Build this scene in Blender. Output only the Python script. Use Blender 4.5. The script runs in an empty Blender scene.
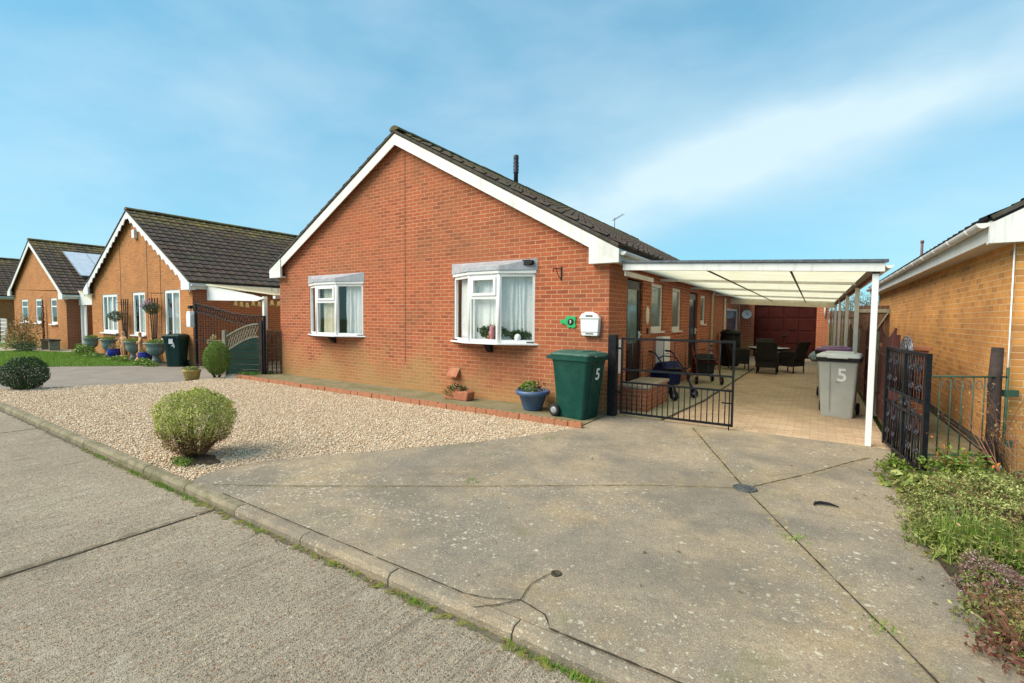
import bpy, bmesh, math, random
import numpy as np
from mathutils import Vector, Matrix
R = math.radians
random.seed(7)
rng = np.random.default_rng(11)
sc = bpy.context.scene
COL = sc.collection

# ------------------------------------------------------------------ camera
cam_d = bpy.data.cameras.new("camera")
cam = bpy.data.objects.new("camera", cam_d)
COL.objects.link(cam)
cam_d.sensor_width = 36.0
cam_d.lens = 36.0 * 468.5 / 1024.0
cam_d.clip_start = 0.05
cam_d.clip_end = 3000
cam.location = (0, 0, 1.595)
cam.rotation_euler = (Matrix.Rotation(R(32.8), 3, 'Z') @ Matrix.Rotation(R(90 - 2.85), 3, 'X') @ Matrix.Rotation(R(.52), 3, 'Z')).to_euler()
sc.camera = cam
sc.render.resolution_x, sc.render.resolution_y = 1024, 683

# ------------------------------------------------------------------ world, sun, exposure
SUN_DIR = Vector((-0.58, -0.72, 0.88)).normalized()      # towards the sun
w = bpy.data.worlds.new("World")
sc.world = w
w.use_nodes = True
wt = w.node_tree
wt.nodes.clear()
def wn(t, **k):
    n = wt.nodes.new(t)
    for a, b in k.items(): setattr(n, a, b)
    return n
out = wn('ShaderNodeOutputWorld'); bg = wn('ShaderNodeBackground')
sky = wn('ShaderNodeTexSky'); sky.sky_type = 'NISHITA'; sky.sun_disc = False
sky.sun_elevation = math.asin(SUN_DIR.z)
sky.sun_rotation = math.atan2(SUN_DIR.x, SUN_DIR.y) % (2 * math.pi)
sky.air_density = 1.0; sky.dust_density = 0.6; sky.ozone_density = 1.6
tc = wn('ShaderNodeTexCoord')
def wmath(op, a, b=None, clamp=False):
    n = wn('ShaderNodeMath', operation=op); n.use_clamp = clamp
    for i, v in enumerate((a, b)):
        if v is None: continue
        if isinstance(v, (int, float)): n.inputs[i].default_value = v
        else: wt.links.new(v, n.inputs[i])
    return n.outputs[0]
tint = wn('ShaderNodeMix', data_type='RGBA', blend_type='MULTIPLY')
tint.inputs[0].default_value = 1.0
tint.inputs[7].default_value = (.49, 1.02, 1.22, 1)
gam = wn('ShaderNodeGamma'); gam.inputs[1].default_value = 0.42
wt.links.new(sky.outputs[0], gam.inputs[0]); wt.links.new(gam.outputs[0], tint.inputs[6])
# cirrus: a long faint band across the sky plus soft wisps
def cirrus_band(nrm, width, amp, nscale):
    dot = wn('ShaderNodeVectorMath', operation='DOT_PRODUCT'); dot.inputs[1].default_value = nrm
    wt.links.new(tc.outputs['Generated'], dot.inputs[0])
    q = wmath('DIVIDE', dot.outputs['Value'], width)
    q = wmath('MULTIPLY', q, q)
    q = wmath('EXPONENT', wmath('MULTIPLY', q, -1.0))
    mp = wn('ShaderNodeMapping'); mp.inputs['Scale'].default_value = nscale
    wt.links.new(tc.outputs['Generated'], mp.inputs[0])
    nz = wn('ShaderNodeTexNoise'); nz.inputs['Scale'].default_value = 2.4; nz.inputs['Detail'].default_value = 7
    nz.inputs['Roughness'].default_value = .5
    wt.links.new(mp.outputs[0], nz.inputs[0])
    m = wn('ShaderNodeMapRange'); m.inputs[1].default_value = .2; m.inputs[2].default_value = .75
    wt.links.new(nz.outputs[0], m.inputs[0])
    return wmath('MULTIPLY', wmath('MULTIPLY', q, m.outputs[0]), amp)
def pixdir(u, v):
    d = Vector(((u - 512) / 470, -(v - 341.5) / 470, -1))
    return (cam.rotation_euler.to_matrix() @ d).normalized()
band_n = pixdir(600, 205).cross(pixdir(1024, 45)).normalized()
band2_n = pixdir(0, 165).cross(pixdir(480, 185)).normalized()
cl = cirrus_band(tuple(band_n), 0.075, 1.25, (1.2, 1.2, 2.2))
cl2 = cirrus_band(tuple(band2_n), 0.13, 0.35, (1, 1.5, 2))
mp = wn('ShaderNodeMapping'); mp.inputs['Scale'].default_value = (1.2, 1.6, 3.6); mp.inputs['Rotation'].default_value = (R(25), R(15), R(30))
wt.links.new(tc.outputs['Generated'], mp.inputs[0])
nz = wn('ShaderNodeTexNoise'); nz.inputs['Scale'].default_value = 1.7; nz.inputs['Detail'].default_value = 7; nz.inputs['Roughness'].default_value = .52
wt.links.new(mp.outputs[0], nz.inputs[0])
mr = wn('ShaderNodeMapRange'); mr.inputs[1].default_value = .40; mr.inputs[2].default_value = .78; mr.inputs[4].default_value = .45
wt.links.new(nz.outputs[0], mr.inputs[0])
tot = wmath('ADD', wmath('ADD', cl, cl2), mr.outputs[0], True)
tot = wmath('MULTIPLY', tot, 0.72)
cmix = wn('ShaderNodeMix', data_type='RGBA')
wt.links.new(tot, cmix.inputs[0]); wt.links.new(tint.outputs[2], cmix.inputs[6])
cmix.inputs[7].default_value = (2.45, 2.85, 2.95, 1)
wt.links.new(cmix.outputs[2], bg.inputs[0])
bg.inputs[1].default_value = 0.15
wt.links.new(bg.outputs[0], out.inputs[0])

sl = bpy.data.lights.new("sun", 'SUN'); so = bpy.data.objects.new("sun", sl); COL.objects.link(so)
sl.energy = 2.3; sl.angle = R(48); sl.color = (1.0, 0.88, 0.74)
so.rotation_euler = SUN_DIR.to_track_quat('Z', 'Y').to_euler()

sc.view_settings.view_transform = 'Standard'
sc.view_settings.look = 'None'
sc.view_settings.gamma = 1
sc.view_settings.use_curve_mapping = False
sc.view_settings.exposure = 1.3

# ------------------------------------------------------------------ material kit
class NT:
    def __init__(s, name):
        s.m = bpy.data.materials.new(name); s.m.use_nodes = True
        s.t = s.m.node_tree; s.t.nodes.clear()
        s.out = s.n('ShaderNodeOutputMaterial'); s.b = s.n('ShaderNodeBsdfPrincipled')
        s.l(s.b.outputs[0], s.out.inputs[0]); s.tc = s.n('ShaderNodeTexCoord')
    def n(s, t, **k):
        n = s.t.nodes.new(t)
        for a, b in k.items(): setattr(n, a, b)
        return n
    def l(s, a, b): s.t.links.new(a, b)
    def val(s, sock, v):
        if isinstance(v, (int, float)): sock.default_value = v
        elif isinstance(v, (tuple, list)): sock.default_value = tuple(v) + ((1,) if len(v) == 3 and sock.type == 'RGBA' else ())
        else: s.l(v, sock)
    def vec(s, kind='Object', scale=(1, 1, 1), rot=(0, 0, 0), loc=(0, 0, 0)):
        if kind == 'World': src = s.n('ShaderNodeNewGeometry').outputs['Position']
        else: src = s.tc.outputs[kind]
        m = s.n('ShaderNodeMapping'); s.l(src, m.inputs[0])
        m.inputs['Scale'].default_value = scale; m.inputs['Rotation'].default_value = rot; m.inputs['Location'].default_value = loc
        return m.outputs[0]
    def noise(s, sc_, det=4, rough=.55, vec=None, dist=0):
        n = s.n('ShaderNodeTexNoise'); n.inputs['Scale'].default_value = sc_; n.inputs['Detail'].default_value = det
        n.inputs['Roughness'].default_value = rough; n.inputs['Distortion'].default_value = dist
        s.l(vec if vec else s.vec(), n.inputs[0]); return n.outputs[0]
    def voro(s, sc_, vec=None, feature='F1', rnd=1.0):
        n = s.n('ShaderNodeTexVoronoi', feature=feature); n.inputs['Scale'].default_value = sc_
        n.inputs['Randomness'].default_value = rnd
        s.l(vec if vec else s.vec(), n.inputs[0]); return n
    def ramp(s, f, stops):
        n = s.n('ShaderNodeValToRGB'); e = n.color_ramp.elements
        while len(e) < len(stops): e.new(.5)
        for i, (p, c) in enumerate(stops):
            e[i].position = p
            c = (c, c, c) if isinstance(c, (int, float)) else c
            e[i].color = tuple(c) + (1,)
        s.l(f, n.inputs[0]); return n.outputs[0]
    def rng(s, f, a, b, c=0, d=1):
        n = s.n('ShaderNodeMapRange'); s.l(f, n.inputs[0])
        for i, v in zip((1, 2, 3, 4), (a, b, c, d)): n.inputs[i].default_value = v
        return n.outputs[0]
    def mix(s, f, a, b, mode='MIX'):
        n = s.n('ShaderNodeMix', data_type='RGBA', blend_type=mode)
        s.val(n.inputs[0], f); s.val(n.inputs[6], a); s.val(n.inputs[7], b); return n.outputs[2]
    def math(s, op, a, b=0.0, clamp=False):
        n = s.n('ShaderNodeMath', operation=op); n.use_clamp = clamp
        s.val(n.inputs[0], a); s.val(n.inputs[1], b); return n.outputs[0]
    def bump(s, h, strength=.3, dist=.01, nrm=None):
        n = s.n('ShaderNodeBump'); n.inputs['Strength'].default_value = strength; n.inputs['Distance'].default_value = dist
        s.l(h, n.inputs['Height'])
        if nrm: s.l(nrm, n.inputs['Normal'])
        return n.outputs[0]
    def done(s, col=None, rough=None, nrm=None, **k):
        if col is not None: s.val(s.b.inputs['Base Color'], col)
        if rough is not None: s.val(s.b.inputs['Roughness'], rough)
        if nrm is not None: s.l(nrm, s.b.inputs['Normal'])
        for a, v in k.items(): s.val(s.b.inputs[a.replace('_', ' ')], v)
        return s.m

def plain(name, c, c2=None, rough=.6, scale=6, bump=.15, metal=0, dirt=None, amount=.5, spec=None, streak=0):
    s = NT(name)
    c2 = c2 or tuple(x * .78 for x in c)
    f = s.noise(scale, 5, .6)
    col = s.mix(s.rng(f, .35, .68), c, c2)
    if dirt:
        g = s.noise(scale * .45, 6, .7, s.vec(loc=(3, 5, 2)))
        col = s.mix(s.math('MULTIPLY', s.rng(g, .5, .72), amount), col, dirt)
    if streak:
        q = s.noise(1, 5, .65, s.vec('World', scale=(14, 14, 1.2)))
        col = s.mix(s.rng(q, .52, .76, 0, streak), col, (.33, .32, .24))
    if spec is None: spec = .22 if max(c) < .12 else .4
    nr = s.bump(s.noise(scale * 9, 3), bump, .004)
    return s.done(Specular_IOR_Level=spec, col=col, rough=s.rng(f, .3, .7, max(.05, rough - .08), min(1, rough + .1)), nrm=nr, Metallic=metal)
    return s.done(col, s.rng(f, .3, .7, max(.05, rough - .08), min(1, rough + .1)), nr, Metallic=metal)

def brick(name, c1, c2, mortar, dark, stain, stain_amt=.5, zstain=0.9, bw=.225, bh=.075, pale=None):
    s = NT(name)
    uv = s.tc.outputs['UV']
    n = s.n('ShaderNodeTexBrick'); s.l(uv, n.inputs[0])
    n.inputs['Scale'].default_value = 1; n.inputs['Brick Width'].default_value = bw; n.inputs['Row Height'].default_value = bh
    n.inputs['Mortar Size'].default_value = .0072; n.inputs['Mortar Smooth'].default_value = .25; n.inputs['Bias'].default_value = -.1
    n.inputs['Color1'].default_value = tuple(c1) + (1,); n.inputs['Color2'].default_value = tuple(c2) + (1,)
    n.inputs['Mortar'].default_value = tuple(mortar) + (1,)
    col = n.outputs[0]
    # a second brick lookup on the same grid picks scattered darker bricks
    n2 = s.n('ShaderNodeTexBrick'); s.l(uv, n2.inputs[0])
    for k in ('Scale', 'Brick Width', 'Row Height', 'Mortar Size', 'Mortar Smooth'): n2.inputs[k].default_value = n.inputs[k].default_value
    n2.inputs['Bias'].default_value = 0
    n2.inputs['Color1'].default_value = (0, 0, 0, 1); n2.inputs['Color2'].default_value = (1, 1, 1, 1); n2.inputs['Mortar'].default_value = (0, 0, 0, 1)
    dk = s.rng(n2.outputs[0], .78, .98)
    col = s.mix(s.math('MULTIPLY', dk, .42), col, dark)
    big = s.noise(.7, 5, .6, s.vec('World'))
    col = s.mix(s.math('MULTIPLY', s.rng(big, .45, .7), .35), col, pale or tuple(min(1, x * 1.15) for x in c1))
    med = s.noise(9, 5, .65, s.vec('World'))
    col = s.mix(s.rng(med, .3, .75, 0, .3), col, dark)
    gr_ = s.noise(.55, 7, .68, s.vec('World', loc=(1.5, 0, 3.3), scale=(1, 1, 1.5)))
    col = s.mix(s.rng(gr_, .44, .66, 0, .5), col, (.25, .125, .06))
    # yellow green algae low on the wall, with a ragged top of its own shape
    sep = s.n('ShaderNodeSeparateXYZ'); s.l(s.vec('World'), sep.inputs[0])
    lowf = s.math('ADD', s.rng(sep.outputs[2], 0, zstain, 1, 0), s.math('MULTIPLY', s.math('SUBTRACT', s.noise(1.1, 6, .65, s.vec('World', loc=(2, 1, 7))), .5), 1.9))
    lf = s.rng(lowf, .35, .95)
    col = s.mix(s.math('MULTIPLY', lf, stain_amt), col, stain)
    fine = s.noise(150, 3, .6, s.vec('World'))
    col = s.mix(s.rng(fine, .3, .7, 0, .25), col, (.16, .08, .05))
    h = s.math('ADD', s.math('MULTIPLY', n.outputs['Fac'], -1.0), s.math('MULTIPLY', fine, .35))
    return s.done(col, .9, s.bump(h, .7, .006), Specular_IOR_Level=.2)

M = {}
M['brick_red'] = brick('red_brick', (.50, .132, .054), (.37, .088, .037), (.64, .38, .22), (.19, .05, .03), (.42, .29, .11), .62, 1.45)
M['brick_side'] = brick('red_side_brick', (.50, .14, .06), (.38, .095, .042), (.62, .38, .24), (.20, .06, .035), (.36, .22, .10), .25, .7)
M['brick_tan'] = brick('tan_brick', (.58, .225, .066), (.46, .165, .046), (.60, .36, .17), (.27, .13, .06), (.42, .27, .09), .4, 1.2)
M['brick_neigh'] = brick('ochre_brick', (.86, .39, .10), (.70, .30, .075), (.86, .56, .27), (.30, .15, .07), (.36, .24, .10), .35, .6)
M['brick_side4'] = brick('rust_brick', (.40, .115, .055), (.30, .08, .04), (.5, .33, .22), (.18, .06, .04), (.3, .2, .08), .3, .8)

def roof_mat(name, c, c2, moss, mz0, mz1, amt):
    s = NT(name)
    f = s.noise(3, 5, .65, s.vec('World'))
    col = s.mix(s.rng(f, .35, .65), c, c2)
    cell = s.voro(1, s.vec('World', scale=(3.0, 3.3, 0)))
    col = s.mix(.12, col, s.mix(1, cell.outputs['Color'], c, 'MULTIPLY'))
    sep = s.n('ShaderNodeSeparateXYZ'); s.l(s.vec('World'), sep.inputs[0])
    hz = s.rng(sep.outputs[2], mz0, mz1, 0, 1)
    g = s.noise(1.6, 8, .72, s.vec('World'))
    mf = s.rng(s.math('ADD', s.math('MULTIPLY', hz, .28), g), .58, .82)
    col = s.mix(s.math('MULTIPLY', mf, amt), col, moss)
    sp = s.noise(38, 3, .6, s.vec('World'))
    col = s.mix(s.rng(sp, .6, .75, 0, .5), col, (.22, .21, .18))
    return s.done(col, .95, s.bump(sp, .4, .006), Specular_IOR_Level=.12)
M['tile_main'] = roof_mat('roof_tile_grey_brown', (.115, .088, .068), (.065, .052, .045), (.14, .12, .04), 3.5, 5.6, .6)
M['tile_left'] = roof_mat('roof_tile_brown_moss', (.125, .092, .070), (.070, .052, .040), (.27, .20, .06), 4.5, 5.7, .7)
M['tile_dark'] = roof_mat('roof_tile_dark', (.03, .03, .032), (.02, .02, .02), (.05, .05, .03), 3, 5, .3)
M['mortar'] = plain('verge_mortar', (.10, .09, .075), (.05, .045, .04), .9, 8, .4, dirt=(.14, .12, .04))
M['upvc'] = plain('white_upvc', (.80, .80, .79), (.74, .74, .72), .35, 3, .03)
M['upvc_old'] = plain('weathered_white_board', (.78, .77, .75), (.70, .69, .65), .5, 4, .08, dirt=(.46, .46, .36), amount=.35, streak=.45)
M['soffit'] = plain('white_soffit', (.70, .68, .63), (.6, .58, .52), .6, 3, .05, streak=.4)
M['cream'] = plain('cream_paint', (.72, .66, .52), (.62, .55, .42), .5, 5, .05)
M['lead'] = plain('lead_flashing', (.40, .41, .44), (.30, .31, .33), .55, 9, .25, dirt=(.58, .59, .61), amount=.6)
M['black_metal'] = plain('black_painted_metal', (.006, .0065, .008), (.012, .013, .016), .45, 12, .1)
M['grey_metal'] = plain('worn_grey_metal', (.16, .17, .19), (.07, .075, .085), .4, 18, .2, metal=.4)
M['silver'] = plain('silver_scroll_metal', (.06, .065, .085), (.02, .022, .03), .45, 25, .1, metal=.5)
M['green_metal'] = plain('green_painted_metal', (.035, .13, .08), (.05, .09, .06), .5, 12, .15, dirt=(.10, .12, .07))
M['green_bin'] = plain('green_plastic', (.006, .058, .043), (.005, .045, .034), .45, 5, .06, dirt=(.03, .11, .08))
M['green_lid'] = plain('faded_green_plastic', (.04, .11, .085), (.022, .08, .058), .5, 7, .08, dirt=(.14, .17, .13))
M['dark_bin'] = plain('dark_green_plastic', (.008, .035, .03), (.012, .045, .038), .45, 5, .06)
M['grey_bin'] = plain('grey_plastic', (.43, .44, .40), (.37, .38, .34), .48, 4, .05, dirt=(.28, .28, .24), amount=.3)
M['grey_lid'] = plain('pale_grey_lid', (.74, .75, .73), (.62, .63, .61), .5, 5, .05, dirt=(.3, .3, .27))
M['purple'] = plain('purple_plastic', (.22, .09, .24), (.16, .06, .18), .5, 5, .05)
M['rubber'] = plain('black_rubber', (.018, .018, .018), (.03, .03, .03), .75, 10, .1)
M['hub'] = plain('grey_hub', (.35, .36, .37), (.2, .2, .2), .4, 10, .1)
M['white'] = plain('white_plastic', (.82, .82, .80), (.76, .76, .74), .4, 5, .03)
M['black'] = plain('matt_black', (.012, .012, .013), (.02, .02, .02), .6, 5, .05)
M['door_dark'] = plain('dark_rosewood', (.032, .016, .014), (.02, .011, .01), .35, 9, .08)
M['garage'] = plain('mahogany_door', (.050, .009, .006), (.034, .006, .004), .6, 5, .08, spec=.1)
M['terracotta'] = plain('terracotta', (.46, .17, .085), (.34, .12, .06), .85, 9, .4, dirt=(.28, .22, .12), amount=.6)
M['blue_pot'] = plain('slate_blue_glaze', (.075, .13, .24), (.05, .095, .19), .4, 8, .08, dirt=(.16, .2, .25))
M['cobalt'] = plain('cobalt_glaze', (.02, .03, .30), (.015, .02, .2), .2, 6, .02)
M['urn'] = plain('grey_green_stone', (.22, .29, .27), (.15, .2, .18), .75, 10, .3, dirt=(.34, .4, .36))
M['sandstone'] = plain('sand_cast_stone', (.62, .36, .19), (.48, .26, .13), .8, 12, .3)
M['ochre_pot'] = plain('ochre_stone_pot', (.42, .31, .09), (.3, .2, .07), .85, 10, .4)
M['fence_red'] = plain('red_stained_wood', (.12, .03, .024), (.07, .02, .018), .8, 8, .4, dirt=(.16, .10, .07))
M['fence_brown'] = plain('brown_fence_wood', (.13, .07, .04), (.08, .045, .028), .85, 8, .4)
M['fence_green'] = plain('green_stained_boards', (.012, .045, .032), (.008, .03, .022), .75, 8, .3)
M['post_grey'] = plain('weathered_post', (.28, .26, .19), (.2, .19, .13), .9, 9, .4)
M['post_dark'] = plain('old_dark_post', (.07, .05, .045), (.035, .028, .025), .9, 12, .5)
M['rattan'] = plain('dark_rattan', (.030, .026, .024), (.016, .014, .013), .6, 40, .6)
M['rattan_pale'] = plain('grey_rattan', (.17, .16, .15), (.10, .095, .09), .7, 40, .6)
M['table_glass'] = plain('grey_table_glass', (.42, .45, .47), (.36, .38, .40), .15, 4, .02)
M['blue_cloth'] = plain('navy_cloth', (.015, .022, .085), (.01, .015, .05), .8, 20, .3)
M['red_paint'] = plain('dark_red_paint', (.22, .025, .02), (.15, .02, .018), .4, 8, .1)
M['stone_cap'] = plain('stone_cap', (.40, .33, .25), (.3, .25, .18), .9, 12, .4)
M['sign_green'] = plain('bright_green_plaque', (.02, .42, .13), (.015, .34, .10), .5, 8, .05)
M['solar'] = plain('pale_solar_glass', (.62, .66, .72), (.52, .55, .6), .2, 4, .02)
M['curtain'] = plain('net_curtain', (.85, .85, .82), (.72, .72, .70), .9, 30, .1)
M['curtain_tan'] = plain('tan_curtain', (.62, .56, .42), (.5, .45, .33), .9, 12, .1)
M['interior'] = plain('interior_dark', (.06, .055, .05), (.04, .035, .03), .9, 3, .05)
M['frosted'] = plain('frosted_glass', (.13, .20, .185), (.08, .13, .12), .12, 7, .02)
M['frosted_dark'] = plain('dark_blue_glass', (.05, .09, .14), (.03, .06, .10), .1, 7, .02)
M['stem'] = plain('brown_stems', (.13, .065, .035), (.08, .04, .022), .9, 20, .4)
M['twig'] = plain('dry_red_brown_twigs', (.28, .13, .07), (.18, .08, .045), .9, 20, .3)
M['bark'] = plain('grey_bark', (.14, .12, .10), (.08, .07, .06), .9, 10, .5)
M['iron'] = plain('cast_iron_cover', (.12, .13, .13), (.06, .065, .065), .5, 25, .5, metal=.3)
M['joint_dark'] = plain('dark_joint', (.085, .068, .045), (.04, .034, .024), .95, 20, .3)
M['joint_sand'] = plain('mossy_sand_joint', (.42, .32, .18), (.30, .25, .13), .95, 14, .4, dirt=(.20, .19, .07), amount=.9)
M['joint_brown'] = plain('road_joint_grit', (.15, .125, .09), (.08, .07, .05), .95, 12, .4, dirt=(.22, .18, .12))
M['moss'] = plain('moss', (.10, .14, .025), (.06, .09, .02), .95, 30, .6)

def glass_mat(name, tint_, refl=.09):
    s = NT(name)
    tr = s.n('ShaderNodeBsdfTransparent'); tr.inputs[0].default_value = tint_ + (1,)
    gl = s.n('ShaderNodeBsdfGlossy'); gl.inputs['Roughness'].default_value = .02
    lw = s.n('ShaderNodeLayerWeight'); lw.inputs[0].default_value = .5
    f = s.rng(s.math('POWER', lw.outputs['Facing'], 3.0), 0, 1, refl, .75)
    mx = s.n('ShaderNodeMixShader'); s.l(f, mx.inputs[0]); s.l(tr.outputs[0], mx.inputs[1]); s.l(gl.outputs[0], mx.inputs[2])
    s.t.nodes.remove(s.b); s.l(mx.outputs[0], s.out.inputs[0]); return s.m
M['glass'] = glass_mat('window_glass', (.95, .97, .96))

def poly_mat():
    s = NT('cream_polycarbonate')
    c = s.mix(s.rng(s.noise(2.5, 4), .35, .7), (.95, .92, .80), (.90, .85, .68))
    df = s.n('ShaderNodeBsdfDiffuse'); tl = s.n('ShaderNodeBsdfTranslucent')
    s.l(c, df.inputs[0]); s.l(c, tl.inputs[0])
    mx = s.n('ShaderNodeMixShader'); mx.inputs[0].default_value = .85
    s.l(df.outputs[0], mx.inputs[1]); s.l(tl.outputs[0], mx.inputs[2])
    s.t.nodes.remove(s.b); s.l(mx.outputs[0], s.out.inputs[0]); return s.m
M['poly'] = poly_mat()

def leaf(name, cols, trans=.25, rough=.5):
    s = NT(name)
    g = s.n('ShaderNodeNewGeometry')
    st = [(i / max(1, len(cols) - 1), c) for i, c in enumerate(cols)]
    col = s.ramp(g.outputs['Random Per Island'], st)
    big = s.noise(5, 3)
    col = s.mix(s.rng(big, .4, .7, 0, .35), col, tuple(x * .55 for x in cols[0]))
    s.done(col, rough)
    tl = s.n('ShaderNodeBsdfTranslucent'); s.l(col, tl.inputs[0])
    mx = s.n('ShaderNodeMixShader'); mx.inputs[0].default_value = trans
    s.l(s.b.outputs[0], mx.inputs[1]); s.l(tl.outputs[0], mx.inputs[2]); s.l(mx.outputs[0], s.out.inputs[0])
    return s.m
M['leaf_varieg'] = leaf('variegated_leaves', [(.08, .14, .02), (.28, .36, .04), (.62, .62, .12), (.85, .80, .28), (.14, .21, .03), (.50, .54, .09), (.75, .72, .2)])
M['leaf_brown'] = leaf('browned_leaves', [(.22, .10, .04), (.30, .16, .07), (.16, .12, .04)])
M['leaf_dark'] = leaf('dark_green_leaves', [(.02, .05, .012), (.035, .085, .02), (.06, .12, .03), (.02, .045, .012)])
M['leaf_mid'] = leaf('mid_green_leaves', [(.08, .16, .02), (.16, .27, .03), (.28, .38, .05), (.08, .15, .02)])
M['leaf_lime'] = leaf('yellow_green_leaves', [(.16, .24, .04), (.27, .34, .06), (.46, .46, .14), (.11, .17, .035), (.30, .22, .09)])
M['leaf_hebe'] = leaf('pale_tipped_leaves', [(.13, .20, .04), (.28, .36, .07), (.66, .68, .26), (.28, .22, .08), (.46, .52, .14), (.14, .20, .05), (.58, .60, .2)])
M['leaf_grey'] = leaf('olive_grey_leaves', [(.14, .17, .05), (.24, .25, .08), (.32, .25, .10), (.08, .11, .03)])
M['leaf_bronze'] = leaf('bronze_leaves', [(.32, .16, .06), (.45, .27, .10), (.22, .17, .05), (.42, .36, .12)])
M['heather'] = leaf('pink_heather', [(.34, .17, .17), (.22, .09, .09), (.55, .38, .38), (.16, .16, .05), (.26, .14, .10)])
M['dead'] = leaf('dead_leaves', [(.16, .05, .035), (.24, .09, .05), (.12, .06, .04), (.32, .16, .08)])
M['fallen'] = leaf('fallen_leaves', [(.20, .09, .05), (.12, .07, .04), (.30, .2, .09), (.08, .05, .04)], 0)
M['petal_orange'] = leaf('orange_petals', [(.85, .30, .03), (.8, .2, .02)])
M['petal_pale'] = leaf('cream_petals', [(.75, .68, .35), (.8, .75, .5)])
M['petal_pink'] = leaf('mauve_petals', [(.40, .28, .42), (.3, .18, .32)])
M['grassblade'] = leaf('grass_blades', [(.12, .24, .02), (.20, .36, .035), (.32, .44, .06)])
M['tree_far'] = leaf('far_tree_twigs', [(.16, .17, .14), (.22, .22, .18), (.12, .14, .10)], .1)
M['pebble'] = leaf('gravel_pebbles', [(.66, .48, .29), (.82, .66, .43), (.50, .30, .17), (.90, .82, .64), (.70, .55, .37), (.36, .23, .14), (.78, .66, .48)], 0, .8)

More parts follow.
